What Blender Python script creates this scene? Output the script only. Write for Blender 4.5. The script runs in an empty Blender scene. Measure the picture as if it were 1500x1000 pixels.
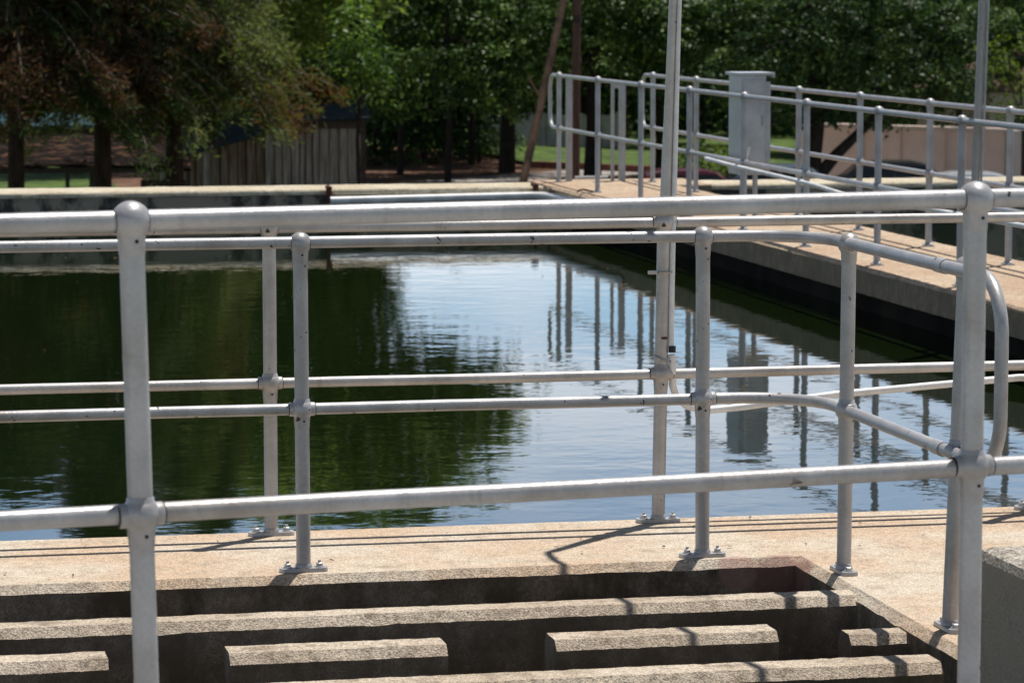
import bpy, bmesh, math, random
import numpy as np
from mathutils import Vector, Matrix, noise
rnd = random.Random(7)
C = bpy.context.scene.collection
PI = math.pi
WATER_Z = -0.35
GROUND_Z = -3.5
SUN = Vector((0.26, 0.24, 1.0)).normalized()

# ------------------------------------------------------------------ helpers
def link(name, data=None, parent=None, loc=None, rot=None):
    o = bpy.data.objects.new(name, data)
    C.objects.link(o)
    if parent: o.parent = parent
    if loc is not None: o.location = loc
    if rot is not None: o.rotation_euler = rot
    return o

def tag(o, label=None, cat=None, group=None, kind=None):
    if label: o['label'] = label
    if cat: o['category'] = cat
    if group: o['group'] = group
    if kind: o['kind'] = kind
    return o

def thing(name, label, cat, loc=(0, 0, 0), rotz=0, group=None):
    o = link(name, None, None, loc, (0, 0, rotz))
    o.empty_display_size = 0.1
    return tag(o, label, cat, group)

def to_mesh(bm, name, mat, smooth=False):
    bmesh.ops.recalc_face_normals(bm, faces=bm.faces)
    me = bpy.data.meshes.new(name)
    bm.to_mesh(me); bm.free()
    mats = mat if isinstance(mat, (list, tuple)) else [mat]
    for m in mats: me.materials.append(m)
    if smooth:
        me.polygons.foreach_set('use_smooth', [True] * len(me.polygons))
        try: me.set_sharp_from_angle(angle=math.radians(40))
        except Exception: pass
    return me

def obj(name, bm, mat, parent=None, smooth=False, loc=None, rot=None):
    return link(name, to_mesh(bm, name, mat, smooth), parent, loc, rot)

def struct(name, bm, mat, smooth=False):
    return tag(obj(name, bm, mat, None, smooth), kind='structure')

def add_tube(bm, pts, r, seg=20, cap=True, wob=0.0):
    pts = [Vector(p) for p in pts]
    n = len(pts)
    rr = r if isinstance(r, (list, tuple)) else [r] * n
    t0 = (pts[1] - pts[0]).normalized()
    up = Vector((0, 0, 1)) if abs(t0.z) < 0.9 else Vector((1, 0, 0))
    nrm = (up - t0 * up.dot(t0)).normalized()
    rings = []
    for i, p in enumerate(pts):
        if i == 0: t = t0
        elif i == n - 1: t = (pts[i] - pts[i - 1]).normalized()
        else: t = ((pts[i + 1] - pts[i]).normalized() + (pts[i] - pts[i - 1]).normalized()).normalized()
        nrm = (nrm - t * nrm.dot(t)).normalized()
        b = t.cross(nrm)
        off = Vector((0, 0, 0))
        if wob: off = noise.noise_vector(p * 1.7) * wob
        ring = []
        for k in range(seg):
            a = 2 * PI * k / seg
            ring.append(bm.verts.new(p + off + (nrm * math.cos(a) + b * math.sin(a)) * rr[i]))
        rings.append(ring)
    for i in range(n - 1):
        for k in range(seg):
            bm.faces.new((rings[i][k], rings[i][(k + 1) % seg], rings[i + 1][(k + 1) % seg], rings[i + 1][k]))
    if cap:
        bm.faces.new(list(reversed(rings[0]))); bm.faces.new(rings[-1])

def add_lathe(bm, prof, seg=28, M=None):
    rings = []
    for r, z in prof:
        ring = []
        if r < 1e-5:
            v = Vector((0, 0, z)); ring = [bm.verts.new(M @ v if M else v)]
        else:
            for k in range(seg):
                a = 2 * PI * k / seg
                v = Vector((r * math.cos(a), r * math.sin(a), z))
                ring.append(bm.verts.new(M @ v if M else v))
        rings.append(ring)
    for a, b in zip(rings, rings[1:]):
        if len(a) == 1 and len(b) == 1: continue
        for k in range(seg):
            k2 = (k + 1) % seg
            if len(a) == 1: bm.faces.new((a[0], b[k], b[k2]))
            elif len(b) == 1: bm.faces.new((a[k], a[k2], b[0]))
            else: bm.faces.new((a[k], a[k2], b[k2], b[k]))

def add_box(bm, c, s, M=None, bev=0.0):
    m = Matrix.Translation(Vector(c)) @ Matrix.Diagonal((s[0], s[1], s[2], 1))
    if M: m = M @ m
    r = bmesh.ops.create_cube(bm, size=1.0, matrix=m)
    if bev:
        es = list({e for v in r['verts'] for e in v.link_edges})
        bmesh.ops.bevel(bm, geom=es, offset=bev, segments=2, profile=0.6, affect='EDGES')

def box2(bm, lo, hi, bev=0.0):
    add_box(bm, [(a + b) / 2 for a, b in zip(lo, hi)], [b - a for a, b in zip(lo, hi)], None, bev)

def rough_box(lo, hi, bev=0.03, cutx=None, cuty=None, amp=0.004, topbev_only=True, segs=2, chip=0.0, rangex=None, rangey=None, long_only=False):
    """weathered concrete block: bevelled top edges, cut up finely and worn"""
    bm = bmesh.new()
    box2(bm, lo, hi)
    es = [e for e in bm.edges if (not topbev_only) or all(v.co.z > hi[2] - 1e-4 for v in e.verts)]
    if long_only: es = [e for e in es if abs(e.verts[0].co.x - e.verts[1].co.x) > .1]
    bmesh.ops.bevel(bm, geom=es, offset=bev, segments=segs, profile=0.5, affect='EDGES')
    def cuts(axis, step, rng):
        a, b = rng if rng else (lo[axis], hi[axis])
        n = max(1, int((b - a) / step))
        for i in range(1, n):
            p = [0, 0, 0]; p[axis] = a + (b - a) * i / n
            nn = [0, 0, 0]; nn[axis] = 1
            bmesh.ops.bisect_plane(bm, geom=bm.verts[:] + bm.edges[:] + bm.faces[:], plane_co=p, plane_no=nn)
    if cutx: cuts(0, cutx, rangex)
    if cuty: cuts(1, cuty, rangey)
    # a band of cuts along the arris so that wear stays near the edge
    for dz in (bev + 0.012, bev + 0.05):
        if hi[2] - dz > lo[2]:
            bmesh.ops.bisect_plane(bm, geom=bm.verts[:] + bm.edges[:] + bm.faces[:], plane_co=(0, 0, hi[2] - dz), plane_no=(0, 0, 1))
    for v in bm.verts:
        p = v.co
        d = noise.noise_vector(p * 4.0) * amp * .35 + noise.noise_vector(p * 34.0 + Vector((5, 3, 1))) * amp * 0.62
        if p.z < hi[2] - 0.25: d = Vector((0, 0, 0))
        inn = min(p.x - lo[0], hi[0] - p.x, p.y - lo[1], hi[1] - p.y)
        if inn > bev + .02: d *= .18
        elif min(p.x - lo[0], hi[0] - p.x) < bev + .015: d *= .5
        v.co += d
        if chip and p.x - lo[0] > .05 and hi[0] - p.x > .05:
            t = noise.noise(p * 5.0 + Vector((11, 2, 7)))
            if t > 0.38 and v.co.z > hi[2] - bev - 0.02 and v.co.z < hi[2] - 0.2 * bev + .002:
                v.co.z -= chip * (t - 0.38) * 2.0
    return bm

# ------------------------------------------------------------------ materials
def mat_new(name):
    m = bpy.data.materials.new(name); m.use_nodes = True
    nt = m.node_tree; nt.nodes.clear()
    out = nt.nodes.new('ShaderNodeOutputMaterial')
    bs = nt.nodes.new('ShaderNodeBsdfPrincipled')
    nt.links.new(bs.outputs[0], out.inputs[0])
    return m, nt, bs, out

def N(nt, t, **kw):
    n = nt.nodes.new('ShaderNode' + t)
    for k, v in kw.items():
        if k.startswith('i_'):
            key = k[2:]
            n.inputs[int(key) if key.isdigit() else key.replace('_', ' ')].default_value = v
        else: setattr(n, k, v)
    return n

def ramp(nt, fac, stops):
    r = nt.nodes.new('ShaderNodeValToRGB')
    cr = r.color_ramp
    while len(cr.elements) < len(stops): cr.elements.new(0.5)
    for e, (p, c) in zip(cr.elements, stops):
        e.position = p
        e.color = (c, c, c, 1) if isinstance(c, (int, float)) else (*c, 1)
    nt.links.new(fac, r.inputs[0])
    return r.outputs[0]

def coords(nt, scale=(1, 1, 1), kind='Object'):
    tc = nt.nodes.new('ShaderNodeTexCoord')
    mp = nt.nodes.new('ShaderNodeMapping')
    mp.inputs['Scale'].default_value = scale
    nt.links.new(tc.outputs[kind], mp.inputs[0])
    return mp.outputs[0]

def noise_tex(nt, vec, scale, detail=4, rough=0.55):
    n = N(nt, 'TexNoise', i_Scale=scale, i_Detail=detail, i_Roughness=rough)
    nt.links.new(vec, n.inputs['Vector'])
    return n.outputs['Fac']

def mix(nt, fac, a, b, mode='MIX'):
    m = nt.nodes.new('ShaderNodeMix'); m.data_type = 'RGBA'; m.blend_type = mode
    for sock, v in ((m.inputs['Factor'], fac), (m.inputs['A'], a), (m.inputs['B'], b)):
        if hasattr(v, 'links') or hasattr(v, 'is_linked'): nt.links.new(v, sock)
        else: sock.default_value = v if not isinstance(v, tuple) or len(v) == 4 else (*v, 1)
    # RGBA sockets share names with the float ones: wire the colour pair explicitly
    return m.outputs['Result']

def mixc(nt, fac, a, b, mode='MIX'):
    m = nt.nodes.new('ShaderNodeMix'); m.data_type = 'RGBA'; m.blend_type = mode
    ins = [m.inputs[0], m.inputs[6], m.inputs[7]]
    for sock, v in zip(ins, (fac, a, b)):
        if isinstance(v, bpy.types.NodeSocket): nt.links.new(v, sock)
        elif isinstance(v, (int, float)) and sock is not ins[0]: sock.default_value = (v, v, v, 1)
        elif isinstance(v, tuple): sock.default_value = (*v, 1)
        else: sock.default_value = v
    return m.outputs[2]

def bump(nt, bs, h, strength=0.4, dist=0.01):
    b = N(nt, 'Bump', i_Strength=strength, i_Distance=dist)
    nt.links.new(h, b.inputs['Height'])
    nt.links.new(b.outputs[0], bs.inputs['Normal'])

def spot_mask(nt, p, r):
    """1 inside a soft ball round a fixed place on the object (a stain)"""
    tc = nt.nodes.new('ShaderNodeTexCoord')
    d = N(nt, 'VectorMath', operation='DISTANCE'); d.inputs[1].default_value = p
    nt.links.new(tc.outputs['Object'], d.inputs[0])
    n = noise_tex(nt, tc.outputs['Object'], 9, 4)
    ad = N(nt, 'Math', operation='MULTIPLY_ADD'); ad.inputs[1].default_value = r * 0.9; ad.inputs[2].default_value = -r * 0.45
    nt.links.new(n, ad.inputs[0])
    s = N(nt, 'Math', operation='ADD'); nt.links.new(d.outputs['Value'], s.inputs[0]); nt.links.new(ad.outputs[0], s.inputs[1])
    mr = N(nt, 'MapRange'); mr.inputs[1].default_value = r; mr.inputs[2].default_value = r * 0.80
    nt.links.new(s.outputs[0], mr.inputs[0])
    return mr.outputs[0]

def m_paint(name, base=(0.47, 0.465, 0.475), seed=0.0, chips=0.72, white=False):
    m, nt, bs, out = mat_new(name)
    v = coords(nt, (1, 1, 1), 'Object')
    mp = nt.nodes.new('ShaderNodeMapping'); mp.inputs['Location'].default_value = (seed, seed * 0.7, 0)
    nt.links.new(v, mp.inputs[0]); v = mp.outputs[0]
    big = noise_tex(nt, v, 7, 5)
    fine = noise_tex(nt, v, 120, 3)
    dk = tuple(c * 0.80 for c in base); lt = tuple(min(.85, c * 1.08) for c in base)
    col = mixc(nt, ramp(nt, big, [(0.35, 0.0), (0.65, 1.0)]), dk, lt)
    sp = ramp(nt, fine, [(0.40, 0.80), (0.6, 1.0)])
    col = mixc(nt, 0.35, col, sp, 'MULTIPLY')
    gr = noise_tex(nt, v, 3.3, 6, .7)
    col = mixc(nt, ramp(nt, gr, [(0.47, 0.0), (0.70, 0.0 if white else 0.6)]), col, (0.24, 0.20, 0.165))
    v3 = coords(nt, (30, 30, 2.0)); sk = noise_tex(nt, v3, 1.3, 4, .7)
    col = mixc(nt, ramp(nt, sk, [(0.58, 0.0), (0.72, 0.0 if white else 0.35)]), col, (0.20, 0.17, 0.145))
    ch = N(nt, 'TexNoise', i_Scale=34.0, i_Detail=2.0, i_Roughness=0.5); nt.links.new(v, ch.inputs['Vector'])
    chm = ramp(nt, ch.outputs['Fac'], [(chips, 0.0), (chips + 0.012, 1.0)])
    ch2 = N(nt, 'TexNoise', i_Scale=5.0, i_Detail=1.0); nt.links.new(v, ch2.inputs['Vector'])
    g = ramp(nt, ch2.outputs['Fac'], [(0.48, 0.0), (0.55, 1.0)])
    mm = N(nt, 'Math', operation='MULTIPLY'); nt.links.new(chm, mm.inputs[0]); nt.links.new(g, mm.inputs[1])
    col = mixc(nt, mm.outputs[0], col, (0.06, 0.045, 0.04))
    nt.links.new(col, bs.inputs['Base Color'])
    bs.inputs['Metallic'].default_value = 0.0 if white else 0.25
    rr = ramp(nt, big, [(0.3, 0.33), (0.7, 0.48)])
    nt.links.new(rr, bs.inputs['Roughness'])
    hh = N(nt, 'Math', operation='ADD'); nt.links.new(fine, hh.inputs[0]); nt.links.new(big, hh.inputs[1])
    bump(nt, bs, hh.outputs[0], 0.25, 0.003)
    return m

def m_concrete(name, base, dark, light, speck=0.5, grain=170, stain=None, side=None, rough=0.9):
    m, nt, bs, out = mat_new(name)
    v = coords(nt)
    big = noise_tex(nt, v, 1.6, 6, 0.6)
    mid = noise_tex(nt, v, 11, 5, 0.6)
    fine = noise_tex(nt, v, grain, 2, 0.6)
    vo = N(nt, 'TexVoronoi', i_Scale=grain * 0.55); nt.links.new(v, vo.inputs['Vector'])
    col = mixc(nt, ramp(nt, big, [(0.42, 0.0), (0.58, 1.0)]), base, light)
    col = mixc(nt, ramp(nt, mid, [(0.50, 0.0), (0.68, 0.9)]), col, dark)
    f = ramp(nt, fine, [(0.36, 0.30), (0.5, 0.95), (0.66, 1.35)])
    col = mixc(nt, speck, col, f, 'MULTIPLY')
    sep = N(nt, 'SeparateColor'); nt.links.new(vo.outputs['Color'], sep.inputs[0])
    pb = ramp(nt, sep.outputs[0], [(0.0, 0.55), (0.5, 1.0), (1.0, 1.3)])
    col = mixc(nt, speck * 0.75, col, pb, 'MULTIPLY')
    if side:      # separate blotchy colour on upright faces
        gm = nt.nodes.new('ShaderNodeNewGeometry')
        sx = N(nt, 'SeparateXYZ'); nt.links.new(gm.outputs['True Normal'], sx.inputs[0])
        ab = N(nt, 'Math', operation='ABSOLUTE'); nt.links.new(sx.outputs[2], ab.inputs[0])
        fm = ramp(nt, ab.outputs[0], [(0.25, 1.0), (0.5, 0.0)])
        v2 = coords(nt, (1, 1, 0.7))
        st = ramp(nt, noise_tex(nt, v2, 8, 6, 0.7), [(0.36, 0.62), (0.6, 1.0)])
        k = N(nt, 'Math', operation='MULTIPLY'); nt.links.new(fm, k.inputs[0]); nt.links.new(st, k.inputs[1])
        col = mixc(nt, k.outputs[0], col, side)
    for (p, r, c, amt) in (stain or []):
        k = N(nt, 'Math', operation='MULTIPLY'); k.inputs[1].default_value = amt
        nt.links.new(spot_mask(nt, p, r), k.inputs[0])
        col = mixc(nt, k.outputs[0], col, c)
    nt.links.new(col, bs.inputs['Base Color'])
    bs.inputs['Roughness'].default_value = rough
    bs.inputs['Specular IOR Level'].default_value = 0.25
    h = N(nt, 'Math', operation='ADD'); nt.links.new(fine, h.inputs[0]); nt.links.new(mid, h.inputs[1])
    bump(nt, bs, h.outputs[0], 0.6, 0.007)
    return m

def m_simple(name, base, rough=0.6, metal=0.0, var=0.25, scale=12, stretch=(1, 1, 1), spec=0.5, alt=None, coat=0.0, lo=.35, hi=.65):
    m, nt, bs, out = mat_new(name)
    v = coords(nt, stretch)
    n = noise_tex(nt, v, scale, 5, 0.6)
    a = tuple(c * (1 - var) for c in base); b = alt or tuple(min(1, c * (1 + var)) for c in base)
    nt.links.new(mixc(nt, ramp(nt, n, [(lo, 0.0), (hi, 1.0)]), a, b), bs.inputs['Base Color'])
    bs.inputs['Roughness'].default_value = rough
    bs.inputs['Metallic'].default_value = metal
    bs.inputs['Specular IOR Level'].default_value = spec
    bs.inputs['Coat Weight'].default_value = coat
    bump(nt, bs, n, 0.2, 0.01)
    return m

def m_leaf(name, stops, trans=0.12, rough=0.48, clump=1.1):
    m, nt, bs, out = mat_new(name)
    g = nt.nodes.new('ShaderNodeNewGeometry')
    v = coords(nt)
    big = noise_tex(nt, v, clump, 2)
    s = N(nt, 'Math', operation='MULTIPLY_ADD'); s.inputs[1].default_value = 0.45
    nt.links.new(g.outputs['Random Per Island'], s.inputs[0])
    b2 = N(nt, 'Math', operation='MULTIPLY_ADD'); b2.inputs[1].default_value = 2.4; b2.inputs[2].default_value = -1.03
    nt.links.new(big, b2.inputs[0]); nt.links.new(b2.outputs[0], s.inputs[2])
    col = ramp(nt, s.outputs[0], stops)
    nt.links.new(col, bs.inputs['Base Color'])
    bs.inputs['Roughness'].default_value = rough
    bs.inputs['Specular IOR Level'].default_value = 0.14
    tr = nt.nodes.new('ShaderNodeBsdfTranslucent')
    nt.links.new(mixc(nt, 1.0, col, (1.5, 1.5, 0.7), 'MULTIPLY'), tr.inputs[0])
    ms = nt.nodes.new('ShaderNodeMixShader'); ms.inputs[0].default_value = trans
    nt.links.new(bs.outputs[0], ms.inputs[1]); nt.links.new(tr.outputs[0], ms.inputs[2])
    nt.links.new(ms.outputs[0], out.inputs[0])
    return m

PAINT_NEAR = m_paint('silver_paint_near', seed=3.1)
PAINT = m_paint('silver_paint', (0.455, 0.45, 0.458), seed=0.0, chips=0.69)
PAINT_C = m_paint('silver_paint_water', (0.52, 0.50, 0.485), seed=8.3, chips=0.71)
PAINT_D = m_paint('grey_paint_walkway', (0.41, 0.415, 0.435), seed=5.5, chips=0.74)
BOLT = m_paint('bolt_paint', (0.60, 0.60, 0.60), seed=1.5, chips=0.66)
WHITE = m_paint('white_pipe', (0.80, 0.80, 0.79), seed=2.2, chips=0.75, white=True)
DECK = m_concrete('deck_concrete', (0.56, 0.418, 0.295), (0.44, 0.345, 0.255), (0.60, 0.52, 0.415), speck=0.62,
                  grain=190, stain=[((2.90, 9.61, -.08), 0.13, (0.25, 0.125, 0.11), 0.65), ((2.76, 9.655, -.03), 0.07, (0.36, 0.20, 0.17), 0.6)], side=(0.10, 0.072, 0.046))
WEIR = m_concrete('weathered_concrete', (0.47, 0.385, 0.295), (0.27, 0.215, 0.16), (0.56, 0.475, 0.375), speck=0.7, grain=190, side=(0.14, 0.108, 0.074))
FAR_DECK = m_concrete('walkway_concrete', (0.45, 0.32, 0.22), (0.33, 0.24, 0.165), (0.50, 0.39, 0.28), speck=0.45, grain=60, side=(0.19, 0.155, 0.105))
COPING = m_concrete('coping_concrete', (0.50, 0.43, 0.31), (0.36, 0.30, 0.22), (0.58, 0.52, 0.40), speck=0.35, grain=60)
GREYC = m_concrete('grey_concrete', (0.38, 0.34, 0.29), (0.17, 0.15, 0.125), (0.48, 0.44, 0.385), speck=0.85, grain=110, side=(0.38, 0.305, 0.235))

def m_tankwall():
    m, nt, bs, out = mat_new('stained_tank_wall')
    v = coords(nt, (1, 1, 0.5))
    a = noise_tex(nt, v, 1.1, 3, 0.5)
    b = noise_tex(nt, coords(nt, (2, 2, 1.2)), 2.2, 6, 0.7)
    s = N(nt, 'Math', operation='ADD'); nt.links.new(a, s.inputs[0]); nt.links.new(b, s.inputs[1])
    col = ramp(nt, s.outputs[0], [(0.0, (0.36, 0.30, 0.235)), (0.46, (0.30, 0.25, 0.195)), (0.525, (0.05, 0.045, 0.04)), (1.0, (0.025, 0.024, 0.023))])
    nt.links.new(col, bs.inputs['Base Color']); bs.inputs['Roughness'].default_value = 0.85
    # ramp works on 0..1 so halve the sum
    h = N(nt, 'Math', operation='MULTIPLY'); h.inputs[1].default_value = 0.5
    nt.links.new(s.outputs[0], h.inputs[0])
    nt.links.new(h.outputs[0], [n for n in nt.nodes if n.type == 'VALTORGB'][0].inputs[0])
    bump(nt, bs, b, 0.4, 0.01)
    return m
TANKWALL = m_tankwall()
BLACKW = m_simple('shade_black_concrete', (0.018, 0.014, 0.010), .9, 0, .6, 2.0, (1, 1, .5), .12)  # near-black base colour carries the deep shade under the walkway

def m_water():
    m, nt, bs, out = mat_new('tank_water')
    bs.inputs['Base Color'].default_value = (0.0055, 0.0105, 0.003, 1)
    bs.inputs['Roughness'].default_value = 0.02
    bs.inputs['IOR'].default_value = 1.33
    v = coords(nt, (0.8, 1.0, 1))
    n1 = noise_tex(nt, v, 3.2, 3, 0.55)
    n2 = noise_tex(nt, v, 11.0, 2, 0.5)
    patch = ramp(nt, noise_tex(nt, coords(nt), 0.35, 2), [(0.35, 0.35), (0.65, 1.0)])
    s = N(nt, 'Math', operation='MULTIPLY_ADD'); s.inputs[1].default_value = 0.15
    nt.links.new(n2, s.inputs[0]); nt.links.new(n1, s.inputs[2])
    h = N(nt, 'Math', operation='MULTIPLY'); nt.links.new(s.outputs[0], h.inputs[0]); nt.links.new(patch, h.inputs[1])
    bump(nt, bs, s.outputs[0], 1.0, 0.0016)
    return m
WATER = m_water()

# ------------------------------------------------------------------ railings
MESH = {}
GAP_SCREW_DARK = m_simple('gap_shade_and_screw', (0.035, 0.028, 0.024), .9, 0, .4, 40)  # paints the shadow gaps at the joints, also colours the set screws
def sphere_prof(r, neck, zc, top, collar=0.024):
    """ball with a tapered socket below, and above too unless it is the top ball"""
    p = [(neck + 0.0003, zc - r - collar), (neck + 0.0010, zc - r - collar + 0.004), (neck + 0.0024, zc - r * 0.88)]
    a0 = -math.acos(min(1, (neck + 0.0028) / r))
    a1 = PI / 2 if top else -a0
    n = 14
    for i in range(n + 1):
        a = a0 + (a1 - a0) * i / n
        p.append((max(0.0, r * math.cos(a)), zc + r * math.sin(a)))
    if not top:
        p += [(neck + 0.0022, zc + r * 0.86), (neck + 0.0003, zc + r * .95)]
    return p

def post_meshes(key, rp, rr, rb, hs, plate, mat, pole=False):
    """meshes of one stanchion standing at the local origin, rails along local X"""
    if key in MESH: return MESH[key]
    d = {}
    bm = bmesh.new()
    zt = hs[0] if not pole else pole
    add_tube(bm, [(0, 0, 0.012 if plate else -0.02), (0, 0, zt * .3), (0, 0, zt * .6), (0, 0, zt)], rp, 24)
    if plate: add_lathe(bm, [(rp + .004, .0125), (rp + .0035, .02), (rp, .026)], 24)
    d['post'] = to_mesh(bm, 'post', mat, True)
    d['balls'] = []
    for i, h in enumerate(hs):
        bm = bmesh.new()
        top = (i == 0 and not pole)
        add_lathe(bm, sphere_prof(rb * (1.07 if i == 0 else 1.06), rp, h, top), 30)
        for s in (-1, 1):
            M = Matrix.Translation((0, 0, h)) @ Matrix.Rotation(s * PI / 2, 4, 'Y')
            e = .80 if top else 1.22
            add_lathe(bm, [(rr + .0036, rb * .6), (rr + .0030, rb * (e - .06)), (rr + .0018, rb * e), (rr - .002, rb * e + .0006)], 22, M)
        nf = len(bm.faces)
        for s in (-1, 1):      # dark ring painted as the shadow gap where the rail enters the fitting
            M = Matrix.Translation((0, 0, h)) @ Matrix.Rotation(s * PI / 2, 4, 'Y')
            x = rb * (.86 if top else 1.235)
            add_lathe(bm, [(rr - .002, x - .001), (rr + .0016, x - .001), (rr + .0016, x + .0016), (rr - .002, x + .0016)], 22, M)
        zs = h - rb * (1.05 if top else 1.08)
        add_lathe(bm, [(0, rp + .0028), (.0036, rp + .0028), (.0036, rp - .002)], 8, Matrix.Translation((.003, 0, zs)) @ Matrix.Rotation(PI / 2, 4, 'X'))
        bm.faces.ensure_lookup_table()
        for f in bm.faces[nf:]: f.material_index = 1
        d['balls'].append(to_mesh(bm, 'ball_joint', [mat, GAP_SCREW_DARK], True))
    if plate:
        bm = bmesh.new()
        L, W, T = plate
        pts = []
        for s in (1, -1):
            for k in range(9):
                a = -PI / 2 + PI * k / 8
                x = (L / 2 - W * .28) + W * .28 * math.cos(a) if True else 0
                pts.append((s * x, s * W / 2 * math.sin(a)))
        lo = [bm.verts.new((x, y, 0.001)) for x, y in pts]; hi = [bm.verts.new((x * .985, y * .96, T)) for x, y in pts]
        n = len(pts)
        for k in range(n): bm.faces.new((lo[k], lo[(k + 1) % n], hi[(k + 1) % n], hi[k]))
        bm.faces.new(hi); bm.faces.new(list(reversed(lo)))
        d['plate'] = to_mesh(bm, 'base_plate', mat, True)
        bm = bmesh.new()
        M = Matrix.Rotation(0.3, 4, 'Z')
        add_lathe(bm, [(0, T), (.0145, T), (.0145, T + .003), (.011, T + .0035)], 18)
        add_lathe(bm, [(.0108, T + .003), (.0112, T + .012), (.0085, T + .0135), (0, T + .0135)], 6, M)
        add_lathe(bm, [(.0052, T + .013), (.0050, T + .021), (0, T + .0215)], 10)
        d['bolt'] = to_mesh(bm, 'bolt', BOLT, False)
        d['boltx'] = L / 2 - .026
    MESH[key] = d
    return d

def put_post(parent, base, rotz, d, lean=(0, 0), label=None):
    p = link('post', d['post'], parent, base, (lean[1], lean[0], rotz))
    p.rotation_mode = 'XYZ'
    if label: p['label'] = label
    for b in d['balls']: link('ball_joint', b, p)
    if 'plate' in d:
        link('base_plate', d['plate'], p)
        for s in (-1, 1): link('bolt', d['bolt'], p, (s * d['boltx'], 0, 0))
    return p

def rail(parent, name, pts, r, mat, wob=0.0015, seg=20):
    bm = bmesh.new()
    full = []
    for a, b in zip(pts, pts[1:]):
        a, b = Vector(a), Vector(b)
        n = max(1, int((b - a).length / 0.35))
        full += [a.lerp(b, k / n) for k in range(n)]
    full.append(Vector(pts[-1]))
    add_tube(bm, full, r, seg, True, wob)
    return obj(name, bm, mat, parent, True)

def arc(c, r, a0, a1, n, f):
    return [f(c[0] + r * math.cos(a0 + (a1 - a0) * k / n), c[1] + r * math.sin(a0 + (a1 - a0) * k / n)) for k in range(n + 1)]

# near railing (closest to the camera), standing on the raised walkway at z = 0.36
AZ = 0.36
ra = thing('railing', 'closest thick silver pipe railing across the foreground with two large ball jointed posts', 'railing', (1.3, 5.7, AZ), 0, 'silver pipe railings')
def Arel(x, y, z): return (x - 1.3, y - 5.7, z - AZ)
ang = math.atan2(5.83 - 5.57, 2.125 - 0.513)
dA = post_meshes('A', .0217, .0180, .0322, (1.0, .493), (.17, .06, .014), PAINT_NEAR)
Adir = Vector((1.612, .26, 0)).normalized()
for k, (x, y, lean) in enumerate([(.534, 5.57, -.022), (2.125, 5.83, 0.0), (-1.08, 5.31, 0), (3.72, 6.09, 0)]):
    put_post(ra, Arel(x, y, AZ), ang, dA, (lean, 0), ['slightly leaning post', 'upright post with chipped ball top', None, None][k])
def Aline(t, z): 
    p = Vector((.513, 5.57, z)) + Adir * t
    return Arel(*p)
rail(ra, 'handrail', [Aline(-2.6, 1.355), Aline(0, 1.36), Aline(1.632, 1.362), Aline(4.2, 1.36)], .0180, PAINT_NEAR)
rail(ra, 'knee_rail', [Aline(-2.6, .858), Aline(0.02, .855), Aline(1.632, .851), Aline(4.2, .85)], .0178, PAINT_NEAR)

# middle railing beside the channel
BY, BX = 9.735, 3.012
rb_ = thing('railing', 'middle silver pipe railing beside the concrete channel, turning a corner into a bent loop', 'railing', (2.2, BY, 0), 0, 'silver pipe railings')
def Brel(x, y, z): return (x - 2.2, y - BY, z)
dB = post_meshes('B', .0220, .0180, .0322, (1.0, .497), (.150, .052, .012), PAINT)
for (x, y, rz, ln) in [(1.408, BY, 0, -.004), (2.665, BY, 0, -.004), (BX, 9.375, PI / 2, .006), (BX + .012, 8.455, PI / 2, .032), (.15, BY, 0, 0), (-1.1, BY, 0, 0), (-2.35, BY, 0, 0)]:
    put_post(rb_, Brel(x, y, 0), rz, dB, (0, ln) if rz else (ln, 0))
RC = .26
def Bpath(z, yend):
    pts = [Brel(-3.6, BY, z), Brel(-1, BY, z), Brel(1.4, BY, z), Brel(BX - RC, BY, z)]
    pts += arc((BX - RC, BY - RC), RC, PI / 2, 0, 10, lambda a, b: Brel(a, b, z))[1:]
    pts += [Brel(BX, 9.3, z), Brel(BX, yend, z)]
    return pts
rail(rb_, 'handrail', Bpath(1.003, 8.40), .0182, PAINT)
rail(rb_, 'knee_rail', Bpath(.497, 8.40), .0180, PAINT)
YL, RL = 8.05, .15
lp = [Brel(BX, 8.40, 1.003)] + arc((YL + RL, 1.003 - RL), RL, PI / 2, PI, 10, lambda a, b: Brel(BX, a, b))
lp += arc((YL + RL, .497 + RL), RL, PI, PI * 1.5, 10, lambda a, b: Brel(BX, a, b)) + [Brel(BX, 8.40, .497)]
rail(rb_, 'end_loop', lp, .0182, PAINT, 0)
for z, y in ((1.003, 8.56), (.497, 8.56)):
    bm = bmesh.new(); add_tube(bm, [Brel(BX, y, z), Brel(BX, y - .07, z)], .0212, 20); obj('coupling', bm, PAINT, rb_, True)

# railing along the water's edge
CY = 10.42
rc = thing('railing', 'silver pipe railing along the near edge of the water, third one back', 'railing', (2.0, CY, 0), 0, 'silver pipe railings')
def Crel(x, y, z): return (x - 2.0, y - CY, z)
dC = post_meshes('C', .0220, .0172, .0320, (1.0, .497), (.152, .05, .012), PAINT_C)
for x in (1.402, .10, -1.2, -2.5, 4.03, 5.33): put_post(rc, Crel(x, CY, 0), 0, dC)
dCp = post_meshes('Cp', .0220, .0172, .0320, (1.0, .497), (.152, .05, .012), PAINT_C, pole=.99)
dCp2 = dict(dCp); 
put_post(rc, Crel(2.699, CY, 0), 0, dCp2, (.016, 0), 'post carrying the tall pole')
rail(rc, 'handrail', [Crel(-3.6, CY, .998), Crel(6.6, CY, .999)], .0172, PAINT_C)
rail(rc, 'knee_rail', [Crel(-3.6, CY, .497), Crel(6.6, CY, .495)], .0172, PAINT_C)

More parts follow.
